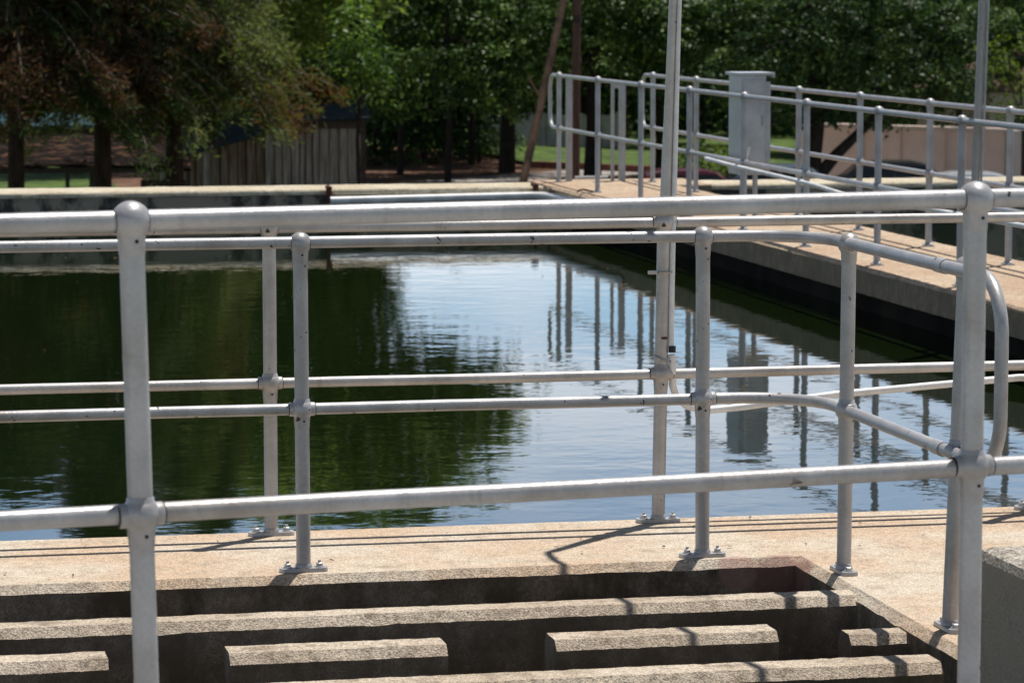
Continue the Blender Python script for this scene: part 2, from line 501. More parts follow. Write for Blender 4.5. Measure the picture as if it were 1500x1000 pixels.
# tall pole standing in the top socket of that post
tp = thing('lamp_pole', 'tall silver pole rising from the water edge railing with a thin pipe strapped to it', 'pole', (2.714, CY, 1.0))
def Trel(x, y, z): return (x - 2.714, y - CY, z - 1.0)
pl = [(2.717, CY, .99), (2.738, CY, 1.6), (2.752, CY - .01, 2.08)]
for k in range(1, 8):
    a = k / 7 * PI / 2
    pl.append((2.752 + .02 * math.sin(a), CY - .01 - .12 * (1 - math.cos(a)), 2.08 + .12 * math.sin(a)))
pl += [(2.88, 9.2, 2.22), (2.98, 8.35, 2.24)]
bm = bmesh.new(); add_tube(bm, [Trel(*p) for p in pl], [.0198, .0145, .0135] + [.0135] * 7 + [.0135, .0135], 22)
obj('shaft', bm, PAINT_C, tp, True)
bm = bmesh.new()
cp = [(2.7375, CY - .012, .585), (2.7395, CY - .012, .8), (2.7435, CY - .012, 1.0), (2.7575, CY - .010, 1.6), (2.769, CY - .015, 2.05)]
add_tube(bm, [Trel(*p) for p in cp], [.0098, .0095, .009, .0075, .007], 14)
obj('cable_pipe', bm, WHITE, tp, True)
for z, x in ((.835, 2.713), (.545, 2.708), (1.75, 2.735)):
    bm = bmesh.new()
    ring = [(x + .0285 * math.cos(a) + .004, CY + .028 * math.sin(a), z + (.012 * math.cos(a) * -1 if z < .6 else 0)) for a in [2 * PI * k / 24 for k in range(25)]]
    add_tube(bm, [Trel(*p) for p in ring], .0032, 8, False)
    if .8 < z < .9: add_box(bm, Trel(x - .042, CY - .02, z), (.03, .008, .012))
    obj('strap', bm, PAINT_D if z < .6 else PAINT_C, tp, True)
RUBBER = m_simple('black_rubber', (0.012, 0.012, 0.012), .6)
bm = bmesh.new(); add_tube(bm, [Trel(2.741, CY - .014, .590), Trel(2.7405, CY - .015, .568)], .0125, 14)
obj('cable_gland', bm, RUBBER, tp, True)
RUST = m_simple('rust', (0.10, 0.028, 0.016), .85, 0, .4, 30)
bm = bmesh.new()
add_lathe(bm, [(0, .0), (.007, .001), (.010, -.001)], 9, Matrix.Translation(Trel(2.712, CY - .0225, .617)) @ Matrix.Rotation(PI / 2, 4, 'X') @ Matrix.Diagonal((1.2, .5, 1, 1)))
obj('rust_spot', bm, RUST, tp)

# white cable pipe sagging along the rail to the right
cpth = [(2.7405, CY - .012, .562), (2.745, CY - .008, .50), (2.752, CY + .02, .455), (2.775, CY + .045, .405), (2.815, CY + .055, .378), (2.876, CY + .06, .362), (3.0, CY + .06, .370), (3.33, CY + .06, .404), (3.98, CY + .05, .447), (4.6, CY + .05, .43), (5.4, CY + .05, .46), (6.3, CY + .2, .46)]
bm = bmesh.new(); add_tube(bm, cpth, .0125, 14)
tag(obj('cable_pipe', bm, WHITE, None, True), 'white cable pipe sagging along the railing from the tall pole to the right edge', 'pipe')

# walkway railings D (near side) and E (far side)
def DX(y): return 6.69 + (y - 18.6) * .0079
DY = [29.95 - 1.62 * k for k in range(13)]
def EX(y): return 7.548 + (y - 20.09) * .0105
EY = [29.80 - 1.62 * k for k in range(13)]
dD = post_meshes('D', .0225, .0180, .0325, (1.0, .51), (.15, .055, .012), PAINT_D)
rails_de = []
for nm, FX, ys, lab in (('d', DX, DY, 'grey pipe railing on the tank side of the walkway across the water'), ('e', EX, EY, 'grey pipe railing on the far side of the walkway, behind the grey cabinet')):
    b0 = Vector((FX(20), 20, 0))
    r_ = thing('railing', lab, 'railing', b0, 0, 'grey walkway railings')
    dirv = Vector((FX(30) - FX(10), 20, 0)).normalized()
    rz = math.atan2(dirv.y, dirv.x)
    for y in ys: put_post(r_, Vector((FX(y), y, 0)) - b0, rz, dD)
    y0, y1 = ys[-1] - .1, ys[0]
    for nm2, z in (('handrail', 1.0), ('knee_rail', .51)):
        rail(r_, nm2, [Vector((FX(y), y, z)) - b0 for y in (y0, 20, y1)], .0185, PAINT_D, .001, 14)
    RL2, ext = .14, .40 if nm == 'd' else .42
    f = lambda a, b: Vector((FX(a), a, b)) - b0
    ye = y1 + ext
    lp = [f(y1, 1.0)] + arc((ye - RL2, 1.0 - RL2), RL2, PI / 2, 0, 8, f) + arc((ye - RL2, .51 + RL2), RL2, 0, -PI / 2, 8, f) + [f(y1, .51)]
    rail(r_, 'end_loop', lp, .0185, PAINT_D, 0, 14)

# ------------------------------------------------------------------ concrete works
# deck between the water and the channel, with its return to the right: one L-shaped slab
def deck_slab():
    bm = bmesh.new()
    poly = [(-7, 9.655), (2.945, 9.655), (2.945, 7.55), (13, 7.55), (13, 10.51), (-7, 10.51)]
    lo = [bm.verts.new((x, y, -.9)) for x, y in poly]; hi = [bm.verts.new((x, y, 0)) for x, y in poly]
    n = len(poly)
    for k in range(n): bm.faces.new((lo[k], lo[(k + 1) % n], hi[(k + 1) % n], hi[k]))
    bm.faces.new(hi); bm.faces.new(list(reversed(lo)))
    bm.normal_update()
    bmesh.ops.bevel(bm, geom=[e for e in bm.edges if all(v.co.z > -.01 for v in e.verts)], offset=.026, segments=1, affect='EDGES')
    def cut(p, nn): bmesh.ops.bisect_plane(bm, geom=bm.verts[:] + bm.edges[:] + bm.faces[:], plane_co=p, plane_no=nn)
    for k in range(120): cut((-.5 + k * .045, 0, 0), (1, 0, 0))
    for k in range(40): cut((0, 7.6 + k * .052, 0), (0, 1, 0))
    for y in (9.70, 9.76, 10.46): cut((0, y, 0), (0, 1, 0))
    for z in (-.05, -.1): cut((0, 0, z), (0, 0, 1))
    for v in bm.verts:
        p = v.co.copy()
        if p.z < -.3: continue
        flat = p.z > -.002
        v.co += (noise.noise_vector(p * 9) + noise.noise_vector(p * 31)) * (.0005 if flat else .0026)
        if not flat and p.z > -.06:
            t = noise.noise(p * 6 + Vector((3, 8, 1)))
            if t > .3: v.co.z -= (t - .3) * .018
    return bm
struct('path', deck_slab(), DECK)
# raised walkway under the near railing, and its return to the right of the channel
bm = rough_box((2.835, 2.0, -1.2), (12, 7.73, AZ), .03, .25, .05, .006, True, 2, .004, (2.885, 4.5), (4.5, 7.7))
tag(obj('concrete_wall', bm, GREYC), 'rough grey raised concrete block at right edge behind the near railing post', 'wall')
bm = rough_box((-7, -3.0, .10), (2.833, 6.06, AZ), .02, .5, .5, .003)
struct('walkway', bm, GREYC)
bm = bmesh.new(); box2(bm, (-7, 5.5, -1.4), (2.9, 9.64, -1.2)); struct('channel_floor', bm, WEIR)
bm = bmesh.new(); box2(bm, (-7, 6.3, -1.19), (2.83, 9.62, -.62)); struct('channel_water', bm, WATER)

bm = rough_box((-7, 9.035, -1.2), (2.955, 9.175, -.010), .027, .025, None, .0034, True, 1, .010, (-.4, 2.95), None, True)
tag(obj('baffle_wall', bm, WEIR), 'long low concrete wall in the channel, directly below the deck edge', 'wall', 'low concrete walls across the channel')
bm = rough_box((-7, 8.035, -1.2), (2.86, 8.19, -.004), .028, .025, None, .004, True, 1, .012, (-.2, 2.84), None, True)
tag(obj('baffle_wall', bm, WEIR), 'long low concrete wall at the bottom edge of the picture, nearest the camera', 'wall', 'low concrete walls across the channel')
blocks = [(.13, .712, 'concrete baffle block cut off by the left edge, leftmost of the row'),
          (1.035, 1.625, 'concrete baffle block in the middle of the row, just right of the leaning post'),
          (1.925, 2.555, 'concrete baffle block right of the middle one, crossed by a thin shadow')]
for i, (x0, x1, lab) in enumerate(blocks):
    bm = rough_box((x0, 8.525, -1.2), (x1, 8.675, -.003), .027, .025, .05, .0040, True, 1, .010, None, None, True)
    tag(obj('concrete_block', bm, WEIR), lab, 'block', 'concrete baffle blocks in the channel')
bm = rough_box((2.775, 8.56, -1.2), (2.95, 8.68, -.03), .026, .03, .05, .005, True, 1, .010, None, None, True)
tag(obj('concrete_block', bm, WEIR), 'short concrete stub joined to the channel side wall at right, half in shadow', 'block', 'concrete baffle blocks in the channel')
# bridge walkway D, running away on the right
bm = rough_box((6.555, 10.51, -.17), (7.755, 29.33, 0.003), .024, .3, .07, .008, True, 1, .02, None, (14, 29))
struct('walkway', bm, FAR_DECK)
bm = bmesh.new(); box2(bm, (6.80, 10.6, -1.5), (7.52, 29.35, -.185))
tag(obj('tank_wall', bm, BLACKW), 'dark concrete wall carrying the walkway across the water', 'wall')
# far wall: coping on top
bm = rough_box((-10, 29.33, -.05), (6.553, 30.05, 0.0), .032, .12, .3, .006, True, 3, .01, (0, 6.5))
co = struct('path', bm, COPING)
bm = rough_box((6.557, 29.334, -.22), (8.1, 30.35, 0.004), .02, .2, .2, .003); struct('path', bm, FAR_DECK)
bm = rough_box((8.103, 29.35, -.05), (22, 30.05, 0.0), .032, .12, .5, .008, True, 3, .01, (8.1, 13)); struct('path', bm, COPING)
bm = bmesh.new(); box2(bm, (-10, 29.355, -3.7), (6.54, 29.98, -.052)); box2(bm, (6.54, 29.36, -3.7), (8.11, 29.97, -.222)); box2(bm, (8.11, 29.375, -3.7), (22, 29.98, -.052))
tag(obj('tank_wall', bm, TANKWALL), 'far end wall of the water tank with black algae stains under pale coping', 'wall')
bm = bmesh.new(); box2(bm, (-10.4, 10.6, -3.7), (-10.0, 29.9, -.05)); tag(obj('tank_wall', bm, TANKWALL), 'side wall of the tank far to the left', 'wall')
bm = bmesh.new(); box2(bm, (22, 10.6, -3.7), (22.4, 29.9, -.05)); tag(obj('tank_wall', bm, TANKWALL), 'side wall of the second tank far to the right', 'wall')
bm = bmesh.new(); box2(bm, (-10, 10.40, -3.7), (22, 10.50, -.3)); tag(obj('tank_wall', bm, TANKWALL), 'near wall of the tank under the deck edge', 'wall')

def sheet(name, pts, z, mat, nx=1):
    bm = bmesh.new(); vs = [bm.verts.new((x, y, z)) for x, y in pts]; bm.faces.new(vs)
    return struct(name, bm, mat)
sheet('water', [(-9.99, 10.52), (6.805, 10.52), (6.805, 29.37), (-9.99, 29.37)], WATER_Z, WATER)
sheet('water', [(7.51, 10.52), (21.99, 10.52), (21.99, 29.39), (7.51, 29.39)], WATER_Z - .05, WATER)
bm = bmesh.new(); box2(bm, (-10, 10.5, -1.7), (22, 29, -1.5)); struct('tank_floor', bm, TANKWALL)

# ------------------------------------------------------------------ pipe on the far wall, hangers
hp = [(4.50, 29.27, -.10), (5.3, 29.275, -.09), (6.36, 29.28, -.078), (6.46, 29.25, -.078), (6.50, 29.10, -.077), (6.51, 28.4, -.07), (6.515, 26.5, -.075)]
sp = thing('pipe', 'white pipe fixed along the far wall just below its coping', 'pipe', (5.5, 28.87, -.07))
bm = bmesh.new(); add_tube(bm, [Vector(p) - Vector((5.5, 28.87, -.07)) for p in hp], .034, 16); obj('pipe_run', bm, WHITE, sp, True)
for x in (4.50, 6.42):
    bm = bmesh.new()
    add_tube(bm, [Vector(p) - Vector((5.5, 28.87, -.07)) for p in [(x, 29.5, .012), (x, 29.36, .025), (x, 29.30, .015), (x - .01, 29.285, -.12), (x - .03, 29.285, -.42), (x - .03, 29.285, -.6)]], .014, 8)
    add_box(bm, Vector((x - .005, 29.31, -.02)) - Vector((5.5, 28.87, -.07)), (.05, .04, .09))
    obj('pipe_bracket', bm, RUST, sp)
for k, y in enumerate(DY[1:4]):
    bm = bmesh.new(); x = DX(y) - .14
    add_tube(bm, [(x + .10, y - .02, .008), (x, y - .02, .03), (x - .045, y - .02, .02), (x - .055, y - .02, -.14)], .009, 8)
    tag(obj('iron_hook', bm, RUST), ['rusty hook over the walkway edge below the second post from the far end', 'rusty hook over the walkway edge below the third post from the far end', 'rusty hook over the walkway edge below the fourth post from the far end'][k], 'hook', 'rusty hooks on the walkway edge')

# gate frame at the far end of the walkway
gt = thing('walkway_gate', 'grey steel gate frame of upright channels at the far end of the walkway', 'gate', (7.1, 30.05, 0))
def upright(nm, x, w, d, z, lab=None):
    bm = bmesh.new()
    add_box(bm, (x - 7.1, 0, z / 2), (w, .012, z)); 
    for s in (-1, 1): add_box(bm, (x - 7.1 + s * (w / 2 - .004), d / 2 + .004, z / 2), (.008, d, z - .004))
    obj(nm, bm, PAINT_D, gt)
upright('jamb', 6.905, .052, .05, .965); upright('jamb', 7.42, .055, .05, .935); upright('stile', 7.325, .026, .03, .93)
bm = bmesh.new(); add_box(bm, (.272, .003, .90), (.10, .02, .05)); obj('header', bm, PAINT_D, gt)
bm = bmesh.new(); add_tube(bm, [(-.14, .02, .035), (.18, .02, .035)], .016, 10); obj('threshold_bar', bm, PAINT_D, gt)

# electrical cabinet on the walkway
CAB = m_paint('cabinet_paint', (0.46, 0.50, 0.53), seed=9.0, chips=0.78, white=True)
cb = thing('control_cabinet', 'tall grey steel control cabinet with overhanging cap on the walkway', 'cabinet', (7.075, 24.6, 0))
bm = bmesh.new(); add_box(bm, (0, 0, .745), (.205, .34, .77), None, .006); obj('cabinet_body', bm, CAB, cb)
bm = bmesh.new(); add_box(bm, (.02, -.005, 1.142), (.30, .37, .022), None, .004); add_box(bm, (.160, -.005, 1.128), (.02, .36, .03)); obj('cap', bm, CAB, cb)
bm = bmesh.new(); add_box(bm, (.132, .02, .72), (.04, .30, .72), None, .004); obj('side_door', bm, CAB, cb)
bm = bmesh.new(); add_box(bm, (0.004, -.1755, .745), (.172, .009, .70), None, .003); dr = obj('door', bm, CAB, cb)
bm = bmesh.new(); add_box(bm, (.070, -.185, .78), (.014, .014, .075), None, .003); obj('handle', bm, PAINT_D, dr)
for z in (.5, .98):
    bm = bmesh.new(); add_tube(bm, [(-.09, -.181, z - .03), (-.09, -.181, z + .03)], .007, 8); obj('hinge', bm, PAINT_D, dr)
for x, y in ((-.05, -.10), (.05, -.06), (.0, .12)):
    bm = bmesh.new(); add_tube(bm, [(x, y, .003), (x, y, .36)], .021, 12); obj('leg', bm, PAINT_D, cb, True)
bm = bmesh.new(); add_tube(bm, [(-.10, -.22, .40), (-.04, -.21, .58)], .012, 10); obj('bracket', bm, WHITE, cb, True)
bm = bmesh.new()
add_tube(bm, [(6.66, 24.3, .50), (6.655, 23.6, .485), (6.65, 22.0, .465), (6.645, 21.4, .455), (6.64, 20.6, .425), (6.64, 19.5, .44), (6.64, 17.5, .45), (6.63, 15, .46), (6.6, 11.2, .46), (6.35, 10.62, .46)], .0155, 12)
tag(obj('cable_pipe', bm, WHITE, None, True), 'white cable pipe tied along the walkway railing near the cabinet', 'pipe')
# second tall pole at the walkway railing
p2 = thing('lamp_pole', 'thin dark grey pole rising beside the walkway railing near the right edge', 'pole', (6.72, 18.50, 0))
bm = bmesh.new(); add_tube(bm, [(0, 0, 0.004), (.03, 0, 1.0), (.055, 0, 2.0), (.065, -.02, 2.6)], .0245, 16); obj('shaft', bm, m_paint('dark_pole_paint', (0.36, 0.35, 0.345), 6.1), p2, True)
bm = bmesh.new(); add_tube(bm, [(.036, -.02, .3), (.060, -.02, 1.0), (.083, -.02, 2.0)], .008, 8); obj('cable_pipe', bm, PAINT_D, p2, True)

# ------------------------------------------------------------------ ground beyond
GRASS = m_simple('grass', (0.045, 0.085, 0.015), .9, 0, .35, 1.2, (1, 1, 1), .2, (0.095, 0.15, 0.03))
DIRT = m_simple('dirt', (0.13, 0.068, 0.045), .95, 0, .4, 1.4, (1, 1, 1), .1, (0.19, 0.11, 0.075))
ROAD = m_simple('gravel_road', (0.30, 0.27, 0.25), .95, 0, .25, 2.2, (1, 1, 1), .1)
KERB = m_simple('red_kerb', (0.15, 0.055, 0.035), .9, 0, .3, 5)
bm = bmesh.new(); box2(bm, (-900, -900, GROUND_Z - .5), (900, 1200, GROUND_Z)); struct('ground', bm, GRASS)
f_, yaw, pit = 4780., math.atan(1010 / 4780), math.atan(505 / 4780)
cyw, syw, cpt, spt = math.cos(yaw), math.sin(yaw), math.cos(pit), math.sin(pit)
CAM = Vector((0, 0, 1.74))
FW, RT, UP = Vector((syw * cpt, cyw * cpt, -spt)), Vector((cyw, -syw, 0)), Vector((syw * spt, cyw * spt, cpt))
def ground_at(px, py, z=GROUND_Z):
    d = FW + RT * ((px - 750) / f_) - UP * ((py - 500) / f_)
    p = CAM + d * ((z - CAM.z) / d.z)
    return (p.x, p.y)
def far_at(px, py, Z):
    return CAM + (FW + RT * ((px - 750) / f_) - UP * ((py - 500) / f_)) * Z
sheet('dirt_ground', [(8, 60), (19.0, 60), (22.5, 84), (23.6, 97), (22.6, 104), (20, 112), (8, 112)], GROUND_Z + .004, DIRT)
sheet('path', [(10, 72), (17.6, 84), (21.0, 92.5), (24.0, 93.5), (27.5, 91.0), (32, 84), (34, 84), (29.5, 93.5), (25.0, 97.5), (24.4, 106), (21.8, 106), (22.2, 96.5), (16, 91), (9, 80)], GROUND_Z + .008, ROAD)
sheet('parking', [(19, 58), (40, 52), (40, 79), (26, 82), (20, 80)], GROUND_Z + .012, m_simple('pale_paving', (0.34, 0.29, 0.26), .95, 0, .2, 1.5, (1, 1, 1), .1))
kb = [ground_at(780, 246), ground_at(860, 249), ground_at(950, 253), ground_at(1060, 260), ground_at(1200, 272)]
bm = bmesh.new()
for a, b in zip(kb, kb[1:]):
    for k in range(4):
        p0 = Vector((*a, 0)).lerp(Vector((*b, 0)), k / 4); p1 = Vector((*a, 0)).lerp(Vector((*b, 0)), (k + .96) / 4)
        d = (p1 - p0); M = Matrix.Translation((p0 + p1) / 2 + Vector((0, 0, GROUND_Z + .1))) @ Matrix.Rotation(math.atan2(d.y, d.x), 4, 'Z')
        add_box(bm, (0, 0, 0), (d.length, .25, .22), M, .02)
struct('kerb', bm, KERB)
bm = bmesh.new(); vs = [bm.verts.new((*p, GROUND_Z + .12)) for p in kb] + [bm.verts.new((x, y + 14, GROUND_Z + .15)) for x, y in reversed(kb)]
bm.faces.new(vs); struct('lawn', bm, GRASS)

# ------------------------------------------------------------------ sheds
WOOD = m_simple('grey_boards', (0.22, 0.21, 0.18), .9, 0, .35, 6, (3, 3, .25), .2, (0.34, 0.32, 0.27))
WOODB = m_simple('brown_boards', (0.15, 0.10, 0.06), .9, 0, .4, 6, (3, 3, .25), .2, (0.23, 0.20, 0.14))
DARKW = m_simple('dark_timber', (0.045, 0.034, 0.027), .9, 0, .3, 8)
BLUE = m_simple('blue_roof', (0.007, 0.020, 0.026), .75, 0, .3, 4, (1, 1, 1), .3)
LITTER = m_simple('leaf_litter_roof', (0.016, 0.010, 0.008), .95, 0, .5, 5.0, (.5, 1.6, 1), .1, (0.11, 0.056, 0.032), 0, .54, .66)
def board_panel(x0, x1, yf, bottom, top0, top1, mats, parent, seed):
    r2 = random.Random(seed); bms = [bmesh.new() for _ in mats]
    x = x0
    while x < x1 - .02:
        w = min(r2.uniform(.13, .24), x1 - x); t = (x + w / 2 - x0) / (x1 - x0)
        zt = top0 + (top1 - top0) * t + r2.uniform(-.04, .02)
        dy = yf(x) + r2.uniform(-.02, .02)
        b = bms[r2.randrange(len(mats))]
        M = Matrix.Translation((x + w / 2, dy, (bottom + zt) / 2)) @ Matrix.Rotation(r2.uniform(-.012, .012), 4, 'Y')
        add_box(b, (0, 0, 0), (w - r2.choice([.008, .012, .03]), .025, zt - bottom), M)
        x += w
    big = bmesh.new()
    tmp = []
    for b, m in zip(bms, mats):
        me = to_mesh(b, 'tmp', m); tmp.append(me)
    idx = 0
    for i, me in enumerate(tmp):
        n0 = len(big.faces); big.from_mesh(me); big.faces.ensure_lookup_table()
        for f in big.faces[n0:]: f.material_index = i
    for me in tmp: bpy.data.meshes.remove(me)
    return obj('board_wall', big, mats, parent)
S0 = Vector((9.9, 73.6, GROUND_Z))
sh = thing('wooden_shed', 'weathered grey board shed with sloping side and blue roof beyond the far wall', 'shed', S0)
g0 = -GROUND_Z
board_panel(0.0, 2.08, lambda x: -x * .21, .95, g0 - 1.22, g0 - 1.12, [WOOD, WOOD, WOOD], sh, 1)
board_panel(-2.65, -.04, lambda x: -x * .21, .85, g0 - 2.0, g0 - 1.32, [WOODB, WOODB, WOOD], sh, 2)
bm = bmesh.new()
for a, b, y in (((-.04, 0), (2.12, -.445), .88), ):
    add_tube(bm, [(0, -.05, .92), (2.08, -.48, .98)], .06, 6)
obj('bottom_rail', bm, WOOD, sh)
bm = bmesh.new(); add_tube(bm, [(-2.6, .48, .72), (-.06, -.03, .98)], .05, 6); obj('bottom_rail', bm, WOOD, sh)
bm = bmesh.new(); add_box(bm, (0, 0, 0), (2.2, .05, .16), Matrix.Translation((1.04, -.27, g0 - 1.15)) @ Matrix.Rotation(-.207, 4, 'Z')); obj('fascia', bm, DARKW, sh)
for x, y, z in ((2.11, -.47, g0 - 1.05), (-.02, -.06, g0 - 1.25)):
    bm = bmesh.new(); add_box(bm, (x, y, z / 2), (.09, .09, z)); obj('corner_post', bm, DARKW if x > 1 else WOOD, sh)
bm = bmesh.new()
vs = [(-.1, -.25, g0 - 1.10), (2.25, -.72, g0 - 1.02), (2.6, 2.2, g0 - .80), (-.1, 2.6, g0 - .85)]
for dz in (0, .05): pass
lo = [bm.verts.new(v) for v in vs]; hi = [bm.verts.new((x, y, z + .05)) for x, y, z in vs]
bm.faces.new(hi); bm.faces.new(list(reversed(lo)))
for k in range(4): bm.faces.new((lo[k], lo[(k + 1) % 4], hi[(k + 1) % 4], hi[k]))
obj('roof', bm, BLUE, sh)
bm = bmesh.new()
vs = [(-2.9, .35, g0 - 2.12), (-.08, -.2, g0 - 1.38), (-.1, 2.5, g0 - 1.0), (-2.9, 3.0, g0 - 1.75)]
lo = [bm.verts.new(v) for v in vs]; hi = [bm.verts.new((x, y, z + .06)) for x, y, z in vs]
bm.faces.new(hi); bm.faces.new(list(reversed(lo)))
for k in range(4): bm.faces.new((lo[k], lo[(k + 1) % 4], hi[(k + 1) % 4], hi[k]))
obj('roof', bm, BLUE, sh)
bm = bmesh.new(); add_box(bm, (0, 0, 0), (2.04, .02, g0 - 1.25), Matrix.Translation((1.03, -.15, (g0 - 1.25) / 2)) @ Matrix.Rotation(-.207, 4, 'Z')); obj('backing_wall', bm, DARKW, sh)
bm = bmesh.new(); box2(bm, (2.0, -.36, .9), (2.06, 1.6, g0 - 1.25)); obj('side_wall', bm, DARKW, sh)
bm = bmesh.new()
a = [bm.verts.new(v) for v in [(-2.66, .60, 0), (-.04, .05, 0), (-.04, .05, g0 - 1.40), (-2.66, .60, g0 - 2.08)]]; b = [bm.verts.new((v.co.x, v.co.y + .02, v.co.z)) for v in a]
bm.faces.new(a); bm.faces.new(list(reversed(b)))
for k in range(4): bm.faces.new((a[k], b[k], b[(k + 1) % 4], a[(k + 1) % 4]))
obj('back_wall', bm, DARKW, sh)
bm = bmesh.new(); box2(bm, (-2.5, .55, 0), (2.0, .6, .9)); obj('plinth', bm, m_simple('tan_plinth', (0.27, 0.22, 0.13), .9), sh)

# open lean-to with leaf covered roof
L0 = Vector((5.6, 68.6, GROUND_Z))
ln = thing('lean_to_shelter', 'open shelter on thin posts with a roof buried in brown leaves, left background', 'shelter', L0)
bm = bmesh.new()
nx, ny = 40, 14; grid = []
for j in range(ny + 1):
    row = []
    for i in range(nx + 1):
        x = -2.6 + 4.55 * i / nx; y = -.45 + 2.4 * j / ny
        z = g0 - 1.74 + .27 * j / ny * 2.0 - .16 * max(0, (i / nx - .55)) + .05 * noise.noise((x * 3, y * 3, 1)) + .03 * noise.noise((x * 11, y * 11, 4))
        row.append(bm.verts.new((x, y, z)))
    grid.append(row)
for j in range(ny):
    for i in range(nx): bm.faces.new((grid[j][i], grid[j][i + 1], grid[j + 1][i + 1], grid[j + 1][i]))
r = bmesh.ops.extrude_face_region(bm, geom=bm.faces[:])
bmesh.ops.translate(bm, verts=[v for v in r['geom'] if isinstance(v, bmesh.types.BMVert)], vec=(0, 0, -.05))
obj('roof', bm, LITTER, ln)
for x in (-2.3, -.62, .22, 1.9):
    bm = bmesh.new(); add_box(bm, (x, -.3, (g0 - 1.78) / 2), (.085, .085, g0 - 1.78)); obj('post', bm, DARKW, ln)
bm = bmesh.new(); add_box(bm, (-.35, -.33, g0 - 1.85), (4.5, .06, .12)); obj('beam', bm, DARKW, ln)
bm = bmesh.new(); box2(bm, (.95, .2, 0), (1.9, .25, g0 - 2.1)); obj('side_panel', bm, DARKW, ln)
# blue roofed building behind it
B0 = Vector((5.0, 79.5, GROUND_Z))
bh = thing('outbuilding', 'low building with a faded blue roof behind the left conifers', 'building', B0)
bm = bmesh.new()
vs = [(-3.0, -.4, g0 - 1.42), (1.6, -.5, g0 - 1.40), (1.6, 2.6, g0 - .72), (-3.0, 2.6, g0 - .76)]
lo = [bm.verts.new(v) for v in vs]; hi = [bm.verts.new((x, y, z + .06)) for x, y, z in vs]
bm.faces.new(hi); bm.faces.new(list(reversed(lo)))
for k in range(4): bm.faces.new((lo[k], lo[(k + 1) % 4], hi[(k + 1) % 4], hi[k]))
obj('roof', bm, m_simple('faded_blue_roof', (0.016, 0.060, 0.085), .95, 0, .35, 3), bh)
bm = bmesh.new(); box2(bm, (-2.9, .1, 1.35), (1.5, 2.4, g0 - 1.43)); obj('wall', bm, DARKW, bh)
for x in (-2.8, 1.4):
    bm = bmesh.new(); box2(bm, (x - .06, .15, 0), (x + .06, .27, 1.35)); obj('post', bm, DARKW, bh)

# ------------------------------------------------------------------ walls at the back
PALE = m_simple('pale_wall', (0.48, 0.45, 0.42), .9, 0, .2, 2)
a, b = far_at(690, 180, 116), far_at(905, 180, 114)
wl = thing('boundary_wall', 'pale concrete panel wall in shade at the centre back', 'wall', (a.x, a.y, GROUND_Z), math.atan2(b.y - a.y, b.x - a.x))
L = math.hypot(b.x - a.x, b.y - a.y)
bm = bmesh.new()
for k in range(4): add_box(bm, (L * (k + .5) / 4, 0, .55), (L / 4 - .05, .08, 1.1), None, .02)
obj('panel', bm, PALE, wl)
for k in range(5):
    bm = bmesh.new(); add_box(bm, (L * k / 4, -.02, .58), (.16, .14, 1.16)); obj('pillar', bm, PALE, wl)
PINK = m_simple('pink_plaster', (0.72, 0.55, 0.46), .9, 0, .08, 1.2)
PINKT = m_simple('pink_coping', (0.62, 0.50, 0.43), .9, 0, .1, 2)
a, b = far_at(1180, 184, 85), far_at(1490, 190, 81)
pw = thing('boundary_wall', 'pink plastered wall with pilasters behind the parked cars at right', 'wall', (a.x, a.y, GROUND_Z), math.atan2(b.y - a.y, b.x - a.x))
L = math.hypot(b.x - a.x, b.y - a.y); H = 1.85
bm = bmesh.new(); add_box(bm, (L / 2, 0, H / 2), (L, .2, H)); obj('wall_face', bm, PINK, pw)
for t in (.02, .27, .45, .66, .99):
    bm = bmesh.new(); add_box(bm, (L * t, -.10, H / 2 + .04), (.32, .14, H + .08)); obj('pilaster', bm, PINK, pw)
bm = bmesh.new(); add_box(bm, (L / 2, -.03, H + .065), (L, .34, .12), None, .02); obj('coping', bm, PINKT, pw)
a2 = far_at(1484, 190, 80)
gb = thing('gate_pier', 'grey plastered pier with a dark gate at the right end of the pink wall', 'wall', (a2.x, a2.y, GROUND_Z))
GREYP = m_simple('grey_plaster', (0.33, 0.30, 0.28), .9, 0, .1, 2)
bm = bmesh.new(); add_box(bm, (.12, .3, .98), (.28, .4, 1.96), None, .01); add_box(bm, (1.6, .35, .98), (1.4, .4, 1.96), None, .01); obj('pier', bm, GREYP, gb)
bm = bmesh.new()
for k in range(9): add_tube(bm, [(.29 + .075 * k, .3, 0), (.29 + .075 * k, .3, 1.7)], .015, 6)
add_box(bm, (.58, .33, .9), (.62, .02, 1.6)); obj('gate_leaf', bm, DARKW, gb)
# house behind the wall, a corner of it
hs = far_at(1450, 170, 92)
ho = thing('house', 'beige house corner behind the pink wall at the right edge', 'house', (hs.x, hs.y, GROUND_Z), .2)
BEIGE = m_simple('beige_plaster', (0.36, 0.31, 0.25), .9, 0, .1, 2)
bm = bmesh.new(); box2(bm, (0, 0, 0), (5, 4, 2.55)); obj('wall', bm, BEIGE, ho)
bm = bmesh.new()
vs = [(-.4, -.4, 2.56), (5.4, -.4, 2.56), (5.4, 4.4, 2.56), (-.4, 4.4, 2.56)]
lo = [bm.verts.new(v) for v in vs]; t1, t2 = bm.verts.new((1.8, 2, 3.7)), bm.verts.new((3.4, 2, 3.7))
bm.faces.new(list(reversed(lo))); bm.faces.new((lo[0], lo[1], t2, t1)); bm.faces.new((lo[1], lo[2], t2)); bm.faces.new((lo[2], lo[3], t1, t2)); bm.faces.new((lo[3], lo[0], t1))
obj('roof', bm, m_simple('brown_roof', (0.14, 0.08, 0.06), .9), ho)
bm = bmesh.new(); box2(bm, (.8, -.02, 1.0), (1.9, .02, 2.1)); obj('window', bm, m_simple('dark_glass', (0.02, 0.025, 0.03), .1), ho)

